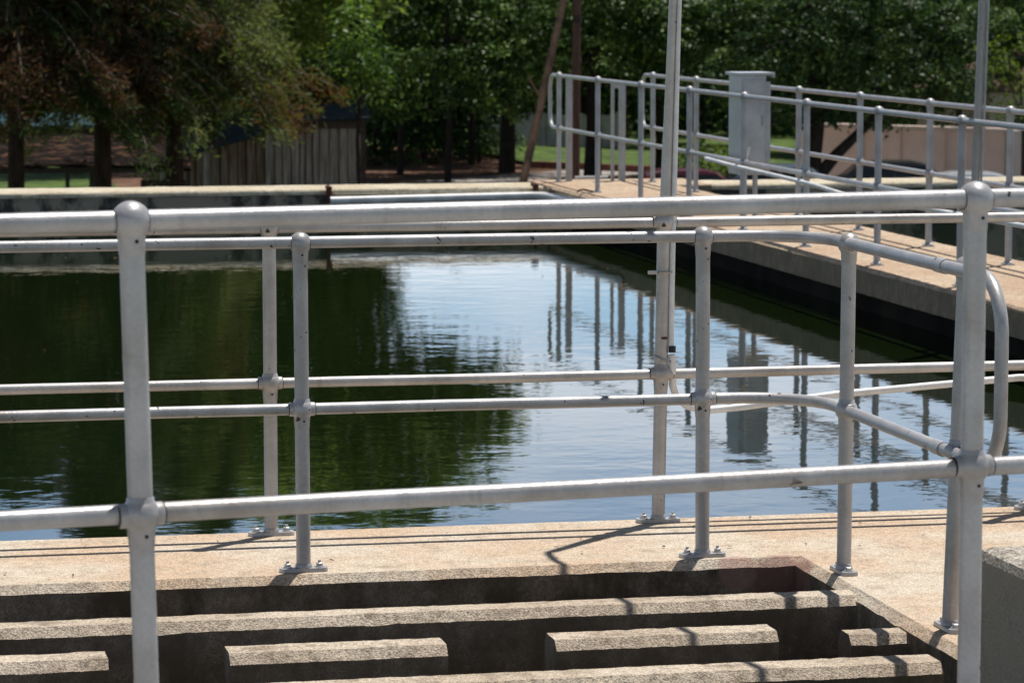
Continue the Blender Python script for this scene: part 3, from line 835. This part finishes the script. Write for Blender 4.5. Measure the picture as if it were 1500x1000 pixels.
# ------------------------------------------------------------------ cars
def make_car(label, colour, loc, rz, name='parked_car'):
    m, nt, bs, out = mat_new('car_paint')
    bs.inputs['Base Color'].default_value = (*colour, 1); bs.inputs['Roughness'].default_value = .3; bs.inputs['Coat Weight'].default_value = .6
    n = noise_tex(nt, coords(nt), 40, 2); nt.links.new(ramp(nt, n, [(.3, .25), (.7, .38)]), bs.inputs['Roughness'])
    glass = m_simple('car_glass', (0.015, 0.02, 0.022), .08, 0, .1)
    tyre = m_simple('tyre', (0.02, 0.02, 0.02), .85); rim = m_simple('rim', (.45, .45, .46), .35, .8)
    lampm = m_simple('lamp_glass', (.6, .6, .62), .15)
    t = thing(name, label, 'car', loc, rz, 'cars parked beyond the tank')
    prof = [(-2.05, .35), (-2.08, .62), (-2.0, .86), (-1.55, .93), (-1.45, .94), (-.95, 1.36), (-.55, 1.44), (.25, 1.44), (.55, 1.38), (1.05, .96), (1.75, .84), (2.02, .70), (2.08, .45), (2.0, .30), (1.7, .26), (-1.75, .26)]
    bm = bmesh.new(); sides = []
    for s, in ((-1,), (1,)):
        row = []
        for x, z in prof:
            w = .82 if z < .9 else .82 - (z - .9) * .42
            row.append(bm.verts.new((x, s * w, z)))
        sides.append(row)
    n = len(prof)
    for k in range(n): bm.faces.new((sides[0][k], sides[0][(k + 1) % n], sides[1][(k + 1) % n], sides[1][k]))
    bm.faces.new(sides[0]); bm.faces.new(list(reversed(sides[1])))
    bmesh.ops.bevel(bm, geom=bm.edges[:], offset=.045, segments=2, profile=.6, affect='EDGES')
    obj('body', bm, m, t, True)
    def quad(nm, pts, mat):
        bm = bmesh.new(); vs = [bm.verts.new(p) for p in pts]; f = bm.faces.new(vs)
        r = bmesh.ops.extrude_face_region(bm, geom=[f]); nn = f.normal if f.normal.length else Vector((0, 0, 1))
        bm.normal_update(); nn = f.normal.copy()
        bmesh.ops.translate(bm, verts=[v for v in r['geom'] if isinstance(v, bmesh.types.BMVert)], vec=nn * .012)
        obj(nm, bm, mat, t)
    quad('windscreen', [(.62, -.58, 1.365), (.62, .58, 1.365), (1.05, .70, .995), (1.05, -.70, .995)], glass)
    quad('rear_window', [(-1.40, -.68, 1.0), (-1.40, .68, 1.0), (-1.0, .58, 1.345), (-1.0, -.58, 1.345)], glass)
    for s in (-1, 1):
        def sy(z): return s * (.82 - (z - .9) * .42 + .006)
        for x0, x1, x2, x3 in ((-1.22, -.2, -.2, -.84), (-.12, .93, .52, -.12)):
            pts = [(x0, sy(.98), .98), (x1, sy(.98), .98), (x2, sy(1.34), 1.34), (x3, sy(1.34), 1.34)]
            quad('side_window', pts if s < 0 else list(reversed(pts)), glass)
        for x in (-1.32, 1.30):
            bm = bmesh.new(); M = Matrix.Translation((x, s * .78, .31)) @ Matrix.Rotation(PI / 2, 4, 'X')
            add_lathe(bm, [(.20, -.10), (.29, -.10), (.31, -.07), (.31, .07), (.29, .10), (.20, .10), (.20, -.10)], 22, M); w = obj('wheel', bm, tyre, t)
            bm = bmesh.new(); add_lathe(bm, [(0, -.085), (.08, -.095), (.2, -.08), (.2, .08), (.08, .095), (0, .085)], 22, M); obj('rim', bm, rim, w)
        bm = bmesh.new(); add_box(bm, (2.03, s * .58, .64), (.06, .3, .12), None, .02); obj('headlight', bm, lampm, t)
        bm = bmesh.new(); add_box(bm, (.85, s * .87, 1.0), (.14, .16, .1), None, .03); obj('wing_mirror', bm, m, t)
for px, py, Z, col, lab, rz in ((1318, 235, 75, (.012, .013, .015), 'black car parked in front of the pink wall', -.25),
                                (1432, 252, 71, (.45, .47, .50), 'pale silver car half hidden behind the tank coping at right', -.25),
                                (1150, 241, 73, (.10, .14, .19), 'blue grey car roof showing beyond the tank right of the cabinet', -.2),
                                (1010, 247, 71, (.09, .012, .02), 'dark red car roof showing beyond the tank left of the cabinet', -.15)):
    p = far_at(px, py, Z)
    make_car(lab, col, (p.x, p.y, p.z - 1.44), rz)

# ------------------------------------------------------------------ poles beyond the tank
CREO = m_simple('creosoted_timber', (0.11, 0.06, 0.045), .85, 0, .4, 7, (2, 2, .2))
RUSTP = m_simple('rusty_steel', (0.045, 0.022, 0.016), .85, 0, .45, 3, (1, 1, .5), .3, (0.12, 0.075, 0.045))
p = far_at(845, 0, 85)
up = thing('utility_pole', 'upright brown timber pole behind the far end of the walkway', 'pole', (p.x - .0, p.y, GROUND_Z))
bm = bmesh.new(); add_tube(bm, [(-.03, 0, 0), (0, 0, 5.2), (.02, 0, 8.0)], [.12, .105, .09], 12); obj('shaft', bm, CREO, up, True)
bm = bmesh.new(); add_tube(bm, [(0, 0, 4.55), (0, 0, 4.75)], .118, 12); obj('band', bm, DARKW, up, True)
q0, q1 = far_at(757, 309, 81), far_at(828, -10, 83.4)
d = (q1 - q0).normalized(); top = q0 + d * 7.0
stt = thing('stay_pole', 'rusty pole leaning steeply beside the upright timber pole', 'pole', (q0.x, q0.y, q0.z))
bm = bmesh.new(); add_tube(bm, [(0, 0, 0), (top - q0) * .5, top - q0], [.105, .098, .09], 10); obj('shaft', bm, RUSTP, stt, True)
j = far_at(789, 140, 82.1); k2 = far_at(773, 114, 82.2)
bm = bmesh.new(); add_tube(bm, [j - q0, k2 - q0], .035, 8); obj('brace', bm, RUSTP, stt, True)

# ------------------------------------------------------------------ trees
def leaf_mesh(name, mats, cen, nrm, tan, size, aspect, fold=.25):
    n = len(cen)
    nrm = nrm / np.linalg.norm(nrm, axis=1, keepdims=True)
    tan = tan - nrm * np.sum(tan * nrm, axis=1, keepdims=True)
    tan /= np.linalg.norm(tan, axis=1, keepdims=True) + 1e-9
    bi = np.cross(nrm, tan)
    L = size[:, None]; W = L * aspect
    v = np.empty((n, 4, 3), np.float32)
    v[:, 0] = cen - tan * L * .5; v[:, 1] = cen + bi * W * .5 + nrm * W * fold * .5
    v[:, 2] = cen + tan * L * .5; v[:, 3] = cen - bi * W * .5 + nrm * W * fold * .5
    me = bpy.data.meshes.new(name)
    me.vertices.add(n * 4); me.vertices.foreach_set('co', v.reshape(-1))
    me.loops.add(n * 4); me.loops.foreach_set('vertex_index', np.arange(n * 4, dtype=np.int32))
    me.polygons.add(n); me.polygons.foreach_set('loop_start', np.arange(0, n * 4, 4, dtype=np.int32)); me.polygons.foreach_set('loop_total', np.full(n, 4, np.int32))
    me.update(); me.validate()
    for m in (mats if isinstance(mats, (list, tuple)) else [mats]): me.materials.append(m)
    return me

def crown_points(rg, blobs, nclump, per, spread):
    """boughs: domes of leaves set over a union of lumpy ellipsoids, open underneath"""
    vol = np.array([b[1][0] * b[1][1] * b[1][2] for b in blobs]) ** .67
    ch = rg.choice(len(blobs), nclump, p=vol / vol.sum())
    d = rg.normal(size=(nclump, 3)); d /= np.linalg.norm(d, axis=1, keepdims=True)
    r = rg.uniform(.45, 1.05, nclump) ** .6
    c = np.array([blobs[i][0] for i in ch]); s = np.array([blobs[i][1] for i in ch])
    lump = 1 + .18 * np.sin(d[:, 0] * 7 + ch) * np.cos(d[:, 2] * 6 + ch * 2)
    cc = c + d * s * (r * lump)[:, None]
    D = np.repeat(d, per, axis=0)
    n = nclump * per
    e = rg.normal(size=(n, 3)) + D * .45 + np.array([0, 0, .75]); e /= np.linalg.norm(e, axis=1, keepdims=True)
    sp = np.repeat(rg.uniform(.45, 1.6, nclump), per) * spread
    rad = rg.uniform(.35, 1.0, n) ** .5
    P = np.repeat(cc, per, axis=0) + e * (sp * rad)[:, None] * np.array([1.15, 1.15, .62]) + rg.normal(size=(n, 3)) * .05
    keep = rg.uniform(0, 1, n) < np.where(e[:, 2] < -.1, .25, 1.0)
    return P[keep], e[keep]

def broadleaf(name, label, base, height, blobs, mat, nclump, per, leaf, seed, trunk_r=.2, limbs=7, group='broadleaf trees behind the tank', lean=(0, 0), bark=None, cat='tree', lowest=None, spread=2.6, xl=None):
    rg = np.random.default_rng(seed); r2 = random.Random(seed)
    t = thing(name, label, cat, base, 0, group)
    P, out = crown_points(rg, blobs, nclump, per, leaf * spread)
    if lowest is not None: 
        k = P[:, 2] > lowest; P, out = P[k], out[k]
    n = len(P)
    nr = out * .9 + rg.normal(size=(n, 3)) * .5 + np.array([0, 0, .35])
    tn = rg.normal(size=(n, 3)) + np.array([0, 0, -.7])
    me = leaf_mesh('crown', mat, P, nr, tn, leaf * rg.uniform(.6, 1.35, n), .52)
    link('crown', me, t)
    bm = bmesh.new()
    top = Vector(blobs[0][0]); 
    pts = [Vector((0, 0, -.1)), Vector((lean[0] * .3 + .05, lean[1] * .3, height * .2)), Vector((lean[0], lean[1] - .03, height * .45)), Vector((top.x * .7, top.y * .7, height * .7))]
    add_tube(bm, pts, [trunk_r * 1.25, trunk_r, trunk_r * .8, trunk_r * .35], 10, True)
    for k in range(limbs):
        b = blobs[k % len(blobs)]; s = pts[1].lerp(pts[3], r2.uniform(.15, .9)); e = Vector(b[0]) + Vector([r2.uniform(-.6, .6) * q for q in b[1]])
        m_ = s.lerp(e, .5) + Vector((r2.uniform(-.3, .3), r2.uniform(-.3, .3), r2.uniform(0, .4)))
        add_tube(bm, [s, m_, e], [trunk_r * .42, trunk_r * .25, trunk_r * .08], 7, True)
    for lim in (xl or []): add_tube(bm, lim, [trunk_r * (.85 - .2 * q) for q in range(len(lim))], 9, True)
    obj('trunk', bm, bark or BARK, t, True)
    return t
BARK = m_simple('dark_bark', (0.032, 0.026, 0.022), .95, 0, .4, 8, (2, 2, .5), .1)
BARKR = m_simple('reddish_bark', (0.040, 0.024, 0.018), .95, 0, .45, 8, (2, 2, .4), .1)
LEAF_MID = m_leaf('leaf_mid_green', [(0.0, (0.014, 0.034, 0.008)), (.3, (0.034, 0.075, 0.015)), (.55, (0.075, 0.14, 0.027)), (.8, (0.14, 0.22, 0.045)), (1.0, (0.22, 0.30, 0.08))])
LEAF_DARK = m_leaf('leaf_dark_green', [(0.0, (0.013, 0.030, 0.010)), (.4, (0.028, 0.062, 0.018)), (.7, (0.062, 0.115, 0.032)), (1.0, (0.14, 0.20, 0.065))], .25)
LEAF_BRIGHT = m_leaf('leaf_bright_green', [(0.0, (0.04, 0.085, 0.018)), (.4, (0.08, 0.155, 0.032)), (.7, (0.14, 0.225, 0.055)), (1.0, (0.25, 0.33, 0.12))], .4, .45)
LEAF_TALL = m_leaf('leaf_backlit_green', [(0.0, (0.055, 0.085, 0.026)), (.35, (0.10, 0.15, 0.042)), (.65, (0.15, 0.21, 0.062)), (1.0, (0.22, 0.29, 0.09))], .6)
LEAF_YEL = m_leaf('leaf_yellow_green', [(0.0, (0.05, 0.09, 0.015)), (.5, (0.11, 0.17, 0.03)), (1.0, (0.20, 0.26, 0.06))], .4)
NEEDLE = m_leaf('conifer_needles', [(0.0, (0.06, 0.030, 0.02)), (.16, (0.12, 0.054, 0.032)), (.28, (0.06, 0.046, 0.022)), (.42, (0.028, 0.048, 0.014)), (.66, (0.052, 0.085, 0.024)), (.86, (0.095, 0.12, 0.05)), (1.0, (0.13, 0.15, 0.07))], .25, .7, .35)
NEEDLEG = m_leaf('conifer_needles_green', [(0.0, (0.12, 0.06, 0.03)), (.16, (0.075, 0.08, 0.032)), (.45, (0.115, 0.15, 0.056)), (.75, (0.19, 0.22, 0.105)), (1.0, (0.27, 0.28, 0.16))], .4, .7, .5)
TWIG = m_simple('grey_twigs', (0.16, 0.125, 0.10), .9, 0, .3, 8)

def base_at(px, Z):
    p = far_at(px, 0, Z); return (p.x, p.y, GROUND_Z)
def R(a, b): return rnd.uniform(a, b)

# conifers on the left
def conifer(px, Z, H, rad, low, seed, label, mat, nb=150, keep=None, trunk=.2, pw=1.15, tp=.7):
    rg = np.random.default_rng(seed); r2 = random.Random(seed)
    base = base_at(px, Z); t = thing('conifer_tree', label, 'tree', base, 0, 'conifers behind the tank')
    P, NR, TN, SZ = [], [], [], []
    bmb = bmesh.new()
    for k in range(nb):
        z = low + (H - low) * (k / nb) ** pw
        fr = 1 - (z - low) / (H - low)
        Lb = rad * (.22 + .78 * fr ** tp) * r2.uniform(.65, 1.15)
        az = k * 2.399 + r2.uniform(-.5, .5)
        if keep and not keep(az, z): continue
        d = np.array([math.cos(az), math.sin(az)])
        droop = r2.uniform(.35, .80) * Lb
        us = np.linspace(0, 1, 6)
        pts = [Vector((d[0] * Lb * u, d[1] * Lb * u, z + .25 * Lb * u - droop * u * u)) for u in us]
        add_tube(bmb, pts, [.045, .035, .028, .02, .013, .006], 5, False)
        ns = int(42 * Lb / rad * 2.2) + 10
        for _ in range(ns):
            u = r2.uniform(.12, 1.02); i = min(4, int(u * 5)); p = pts[i].lerp(pts[i + 1], u * 5 - i)
            side = Vector((-d[1], d[0], 0)) * r2.gauss(0, .30) * (1.15 - u * .6)
            c = p + side + Vector((0, 0, r2.uniform(-.28, .06)))
            m = 9
            dirs = np.array([d[0], d[1], -.55]) * .8 + rg.normal(size=(m, 3)) * .6
            cc = np.array(c) + rg.normal(size=(m, 3)) * .08
            P.append(cc); TN.append(dirs); NR.append(rg.normal(size=(m, 3)) + np.array([0, 0, .5])); SZ.append(rg.uniform(.08, .24, m))
    P, NR, TN, SZ = map(np.concatenate, (P, NR, TN, SZ))
    me = leaf_mesh('crown', mat, P.astype(np.float32), NR, TN, SZ, .20, .3)
    link('crown', me, t)
    obj('branches', bmb, TWIG, t)
    bm = bmesh.new(); add_tube(bm, [(0, 0, -.1), (.03, 0, H * .25), (-.02, 0, H * .6), (0, 0, H)], [trunk * 1.2, trunk, trunk * .6, .03], 10); obj('trunk', bm, BARKR, t, True)
    return t
conifer(18, 62.5, 11.0, 2.6, 3.7, 11, 'conifer with brown foliage and dark trunk at the left edge', NEEDLE, 170, None, .15)
conifer(146, 64, 12.5, 2.7, 3.45, 12, 'conifer with a dark reddish trunk second from the left edge', NEEDLE, 185, None, .16)
conifer(252, 66, 12.0, 3.1, 3.7, 13, 'conifer with drooping grey green branches reaching over the board shed', NEEDLEG, 180, None, .17, 1.7, 1.5)
conifer(300, 75, 14.0, 1.8, 4.2, 14, 'dark conifer behind the board shed, rightmost of the conifers', NEEDLE, 120)

# tall broadleaf tree that fills the left of the water's mirror
broadleaf('broadleaf_tree', 'tall dark broadleaf tree rising above the shed, its crown spreading out of the picture', base_at(520, 78), 15,
          [((.7, 0, 11.2), (2.4, 2.3, 2.1)), ((2.1, -.4, 10.8), (1.8, 1.8, 1.2)), ((-1.2, .2, 10.6), (2.0, 2.2, 2.4)), ((-1.1, .3, 7.6), (1.6, 1.8, 2.4)), ((.5, 0, 12.9), (1.3, 1.4, 1.0)), ((-1.5, .6, 5.2), (1.6, 1.6, 1.6)), ((-.2, 0, 6.8), (.8, 1.0, 2.2))],
          LEAF_TALL, 900, 46, .25, 21, .18, 9)
broadleaf('broadleaf_tree', 'tall dark tree behind the conifers at the far left', base_at(110, 97), 15,
          [((.3, 0, 8.6), (2.2, 2.2, 3.2)), ((-2.4, 0, 7.0), (1.8, 2, 2.6)), ((2.6, .5, 8.0), (2.4, 2, 3.4)), ((0, .4, 4.6), (3.6, 2, 1.8))],
          LEAF_TALL, 800, 34, .17, 22, .28, 9)
broadleaf('broadleaf_tree', 'dark tree standing behind the board shed', base_at(395, 88), 14,
          [((0, 0, 11.2), (3.3, 2.4, 4.2)), ((1.6, 0, 6.6), (1.6, 1.8, 2.6)), ((-1.6, 0, 6.8), (2.4, 2, 3.0))],
          LEAF_TALL, 1000, 46, .25, 23, .2, 8)
# bright sapling
broadleaf('sapling', 'bright green leafy sapling at the right corner of the board shed', base_at(522, 69), 4.9,
          [((0.12, 0, 3.80), (.52, .5, .50)), ((.26, -.1, 3.30), (.38, .4, .40)), ((-.1, .1, 4.55), (.30, .4, .55)), ((-.28, 0, 3.75), (.30, .4, .30))],
          LEAF_BRIGHT, 150, 12, .135, 24, .05, 6, 'small shrubs and saplings')
# centre and right row
row = [  # px, Z, crown bottom, crown top, radius, mat, label
    (655, 92, 1.5, 8.0, 2.0, LEAF_MID, 'broadleaf tree with hanging green boughs left of the leaning pole'),
    (742, 97, 2.4, 8.2, 2.1, LEAF_MID, 'broadleaf tree with a thick dark trunk just left of the leaning pole'),
    (868, 92, 2.5, 8.0, 2.0, LEAF_MID, 'broadleaf tree with a thick dark trunk behind the gate frame'),
    (965, 94, 2.2, 8.4, 2.2, LEAF_MID, 'broadleaf tree with bright upper leaves behind the tall silver pole'),
    (1075, 96, 1.9, 8.6, 2.3, LEAF_DARK, 'dark broadleaf tree behind the grey cabinet'),
    (1185, 80, 2.1, 7.2, 2.0, LEAF_DARK, 'dark broadleaf tree with a leaning forked trunk in front of the pink wall'),
    (1300, 91, 2.6, 9.0, 2.2, LEAF_DARK, 'dark broadleaf tree hanging over the pink wall'),
    (1405, 90, 2.5, 9.0, 2.2, LEAF_DARK, 'dark broadleaf tree overhanging the right part of the pink wall'),
    (1530, 93, 2.8, 9.0, 2.2, LEAF_MID, 'green broadleaf tree cut by the right edge of the picture'),
    (585, 96, 1.2, 8.0, 2.2, LEAF_DARK, 'dark broadleaf tree behind the bright sapling'),
    (690, 102, 2.6, 8.6, 2.5, LEAF_DARK, 'dark broad tree shading the dirt between the sapling and the leaning pole'),
    (620, 103, 2.4, 8.4, 2.5, LEAF_DARK, 'dark broad tree farther back, just right of the bright sapling')]
for i, (px, Z, zb, zt, rr_, mt, lab) in enumerate(row):
    zm = (zb + zt) / 2
    bl = [((0, 0, zm + .6), (rr_, rr_, (zt - zb) * .42))]
    for k in range(7):
        a = k * 2.4 + i; q = R(.45, 1.0) * rr_
        zz = R(zb + .7, zt - 1.3)
        bl.append(((math.cos(a) * q, math.sin(a) * q - .2, zz), (R(.8, 1.25), R(.8, 1.2), R(.55, 1.0))))
    for k in range(4):
        bl.append(((R(-1, 1) * rr_ * .9, -R(.6, 1.0) * rr_, R(zb + .3, zb + 2.6)), (R(.6, 1.0), R(.5, .8), R(.5, .85))))
    if px == 1185:
        bl += [((1.2, -.3, 2.9), (.9, .8, .6)), ((2.2, -.4, 3.2), (.9, .8, .8)), ((3.2, -.2, 3.0), (.8, .8, .75)), ((3.9, 0, 3.3), (.8, .8, .7)), ((2.6, 0, 4.4), (1.5, 1, 1.0)), ((4.2, .2, 4.6), (1.2, 1, 1.0)), ((2.0, .2, 2.35), (.55, .5, .35)), ((3.5, .2, 2.3), (.45, .5, .35))]
    broadleaf('broadleaf_tree', lab, base_at(px, Z), zt, bl, mt, 300 if px == 1185 else 175, 84, .165, 40 + i, .22 if px in (742, 868, 1185) else .09, 9, lean=((.35, 0) if px == 1185 else (0, 0)), spread=3.0, xl=([[(0, 0, .5), (.7, -.1, 1.35), (1.6, -.15, 2.2), (2.6, -.2, 3.4)]] if px == 1185 else None))
for i, (px, Z, zb, rr_) in enumerate([(500, 104, .5, 2.2), (560, 108, .4, 2.4), (620, 110, .4, 2.3), (672, 106, .7, 1.9), (760, 116, 1.4, 2.4), (850, 118, 1.7, 2.5), (940, 117, 1.3, 2.5), (1030, 114, 1.0, 2.4), (1120, 110, .8, 2.4), (1215, 108, 1.2, 2.4), (450, 102, .5, 2.2), (1310, 108, 1.6, 2.4)]):
    bl = [((0, 0, zb + 3.0), (rr_, rr_ * .8, 2.6))]
    for k in range(6):
        a = k * 2.1 + i; bl.append(((math.cos(a) * rr_ * .8, math.sin(a) * rr_ * .6 - .3, R(zb + .7, zb + 4.4)), (R(.9, 1.4), R(.8, 1.2), R(.6, 1.1))))
    broadleaf('broadleaf_tree', 'shaded dark tree in the second row behind the trees in front', base_at(px, Z), 6, bl, LEAF_DARK, 260, 46, .17, 140 + i, .08, 6, 'second row of dark trees', spread=2.8)
# leaning limb of the tree before the pink wall
# low shrubs
for px, Z, h, w, mt, lab, sd in ((1030, 90, 1.1, .9, LEAF_YEL, 'round yellow green bush on the lawn left of the grey cabinet', 61),
                                 (1498, 86, 4.6, 1.0, LEAF_YEL, 'pale green shrub top at the right edge above the pink wall', 62),
                                 (700, 103, .9, 1.5, LEAF_DARK, 'low dark shrub under the trees beside the bright path', 63)):
    broadleaf('shrub', lab, base_at(px, Z), h, [((0, 0, h * .62), (w, w, h * .42)), ((w * .5, -.2, h * .5), (w * .6, w * .6, h * .3)), ((-w * .5, 0, h * .7), (w * .5, w * .6, h * .3))],
              mt, 130, 12, .12, sd, .05, 5, 'small shrubs and saplings', cat='shrub')
for px, Z, w, h, sd in ((548, 101, 1.3, 1.7, 71), (600, 104, 1.4, 1.9, 72), (650, 106, 1.3, 1.6, 73), (690, 108, 1.0, 1.9, 74)):
    broadleaf('shrub', 'dark shaded bush under the trees between the sapling and the pale wall', base_at(px, Z), h, [((0, 0, h * .5), (w, w * .7, h * .5)), ((w * .6, -.1, h * .45), (w * .6, w * .5, h * .42)), ((-w * .6, .1, h * .5), (w * .6, w * .6, h * .45))],
              LEAF_DARK, 150, 20, .15, sd, .05, 5, 'dark bushes under the trees', cat='shrub')
# far wood closing the view
rg = np.random.default_rng(99)
n = 60000
px = rg.uniform(-250, 1750, n); Z = rg.uniform(122, 138, n)
hgt = rg.uniform(0, 1, n)
top = 6.6 + 1.0 * np.sin(px / 70.) + .6 * np.sin(px / 23.)
xs = np.array([CAM.x + RT.x * 0] ); 
yawF = np.array([syw, cyw]); rt2 = np.array([cyw, -syw])
XY = yawF[None] * Z[:, None] + rt2[None] * ((px - 750) / f_ * Z)[:, None]
P = np.column_stack([XY, GROUND_Z + hgt * top]).astype(np.float32)
P += rg.normal(size=P.shape) * .3
me = leaf_mesh('wood', LEAF_DARK, P, rg.normal(size=(n, 3)) + np.array([0, -.4, .6]), rg.normal(size=(n, 3)), rg.uniform(.25, .6, n), .6)
tag(link('wood', me), 'dense dark wood closing the view far behind the trees', 'trees', None, 'stuff')

# fallen leaves on the decks and floating on the water
LF = m_leaf('fallen_leaf', [(0.0, (0.05, 0.03, 0.015)), (.5, (0.12, 0.075, 0.03)), (1.0, (0.20, 0.15, 0.06))], .1)
def litter(name, n, fx, fy, z, sz, seed):
    g = np.random.default_rng(seed)
    P = np.column_stack([fx(g, n), fy(g, n), np.full(n, z)]).astype(np.float32)
    nr = g.normal(size=(n, 3)) * .25 + np.array([0, 0, 1.0])
    me = leaf_mesh(name, LF, P, nr, g.normal(size=(n, 3)) * np.array([1, 1, .05]), g.uniform(sz * .5, sz, n), .5)
    tag(link(name, me), 'small dry leaves scattered ' + ('on the water' if z < 0 else 'on the concrete decks'), 'leaves', None, 'stuff')
litter('floating_leaves', 60, lambda g, n: g.uniform(-3, 6.5, n), lambda g, n: 28.8 - g.exponential(3.0, n) % 17, WATER_Z + .006, .045, 5)
litter('fallen_leaves', 70, lambda g, n: g.uniform(.2, 5, n), lambda g, n: g.uniform(9.72, 10.45, n), .006, .022, 6)

# ------------------------------------------------------------------ sky and sun
w = bpy.data.worlds.new('World'); bpy.context.scene.world = w; w.use_nodes = True
nt = w.node_tree; nt.nodes.clear()
sky = nt.nodes.new('ShaderNodeTexSky'); sky.sky_type = 'NISHITA'; sky.sun_disc = False
sky.sun_elevation = math.asin(SUN.z); sky.sun_rotation = math.atan2(SUN.x, SUN.y)
sky.altitude = 600; sky.air_density = 1.0; sky.dust_density = 0.15; sky.ozone_density = 1.0
tc = nt.nodes.new('ShaderNodeTexCoord'); mp = nt.nodes.new('ShaderNodeMapping'); mp.inputs['Scale'].default_value = (1.0, 1.0, 3.2)
nt.links.new(tc.outputs['Generated'], mp.inputs[0])
cn = N(nt, 'TexNoise', i_Scale=5.0, i_Detail=6.0, i_Roughness=0.55); nt.links.new(mp.outputs[0], cn.inputs['Vector'])
dn = N(nt, 'VectorMath', operation='DISTANCE'); dn.inputs[1].default_value = (0.193, 0.976, 0.097)   # one cumulus low in the north
nt.links.new(tc.outputs['Generated'], dn.inputs[0])
dm = N(nt, 'MapRange'); dm.inputs[1].default_value = .075; dm.inputs[2].default_value = .02; dm.inputs[3].default_value = 0; dm.inputs[4].default_value = .14
nt.links.new(dn.outputs['Value'], dm.inputs[0])
ca = N(nt, 'Math', operation='ADD'); nt.links.new(cn.outputs['Fac'], ca.inputs[0]); nt.links.new(dm.outputs[0], ca.inputs[1])
cf = ramp(nt, ca.outputs[0], [(0.46, 0.0), (0.64, 0.85)])
sz = N(nt, 'SeparateXYZ'); nt.links.new(tc.outputs['Generated'], sz.inputs[0])
el = ramp(nt, sz.outputs[2], [(0.0, 1.0), (0.11, 1.0), (0.19, 0.4), (0.4, 0.1)])   # cumulus low over the horizon, clear above
cm = N(nt, 'Math', operation='MULTIPLY'); nt.links.new(cf, cm.inputs[0]); nt.links.new(el, cm.inputs[1])
tint = mixc(nt, ramp(nt, sz.outputs[2], [(0.17, 0.0), (0.32, 1.0)]), (0.96, 1.06, 1.19), (1.12, 1.04, .98))
blue = mixc(nt, 1.0, sky.outputs[0], tint, 'MULTIPLY')
lowb = ramp(nt, sz.outputs[2], [(0.0, 1.0), (0.17, 1.0), (0.30, 0.36), (1.0, 0.25)])   # brighter towards the horizon
blue = mixc(nt, 1.0, blue, lowb, 'MULTIPLY')
blue = mixc(nt, 1.0, blue, (1.5, 1.5, 1.5), 'MULTIPLY')
colr = mixc(nt, cm.outputs[0], blue, (15.0, 15.8, 17.0))
bg = nt.nodes.new('ShaderNodeBackground'); bg.inputs[1].default_value = 0.085
nt.links.new(colr, bg.inputs[0])
wo = nt.nodes.new('ShaderNodeOutputWorld'); nt.links.new(bg.outputs[0], wo.inputs[0])
sl = bpy.data.lights.new('sun', 'SUN'); sl.energy = 5.0; sl.angle = math.radians(.53); sl.color = (1.0, .955, .89)
so = link('sun', sl, None, (0, 0, 30)); so.rotation_euler = SUN.to_track_quat('Z', 'Y').to_euler()

# ------------------------------------------------------------------ camera
cd = bpy.data.cameras.new('camera'); cd.sensor_width = 23.5; cd.sensor_fit = 'HORIZONTAL'; cd.lens = f_ / 1500 * 23.5
cd.clip_start = .05; cd.clip_end = 3000
cd.dof.use_dof = True; cd.dof.focus_distance = 9.7; cd.dof.aperture_fstop = 7.5
co = link('camera', cd, None, CAM)
co.rotation_euler = Matrix((RT, UP, -FW)).transposed().to_euler()
sc = bpy.context.scene; sc.camera = co
sc.render.engine = 'CYCLES'
sc.view_settings.view_transform = 'Standard'; sc.view_settings.look = 'None'; sc.view_settings.exposure = 0.1; sc.view_settings.gamma = 1
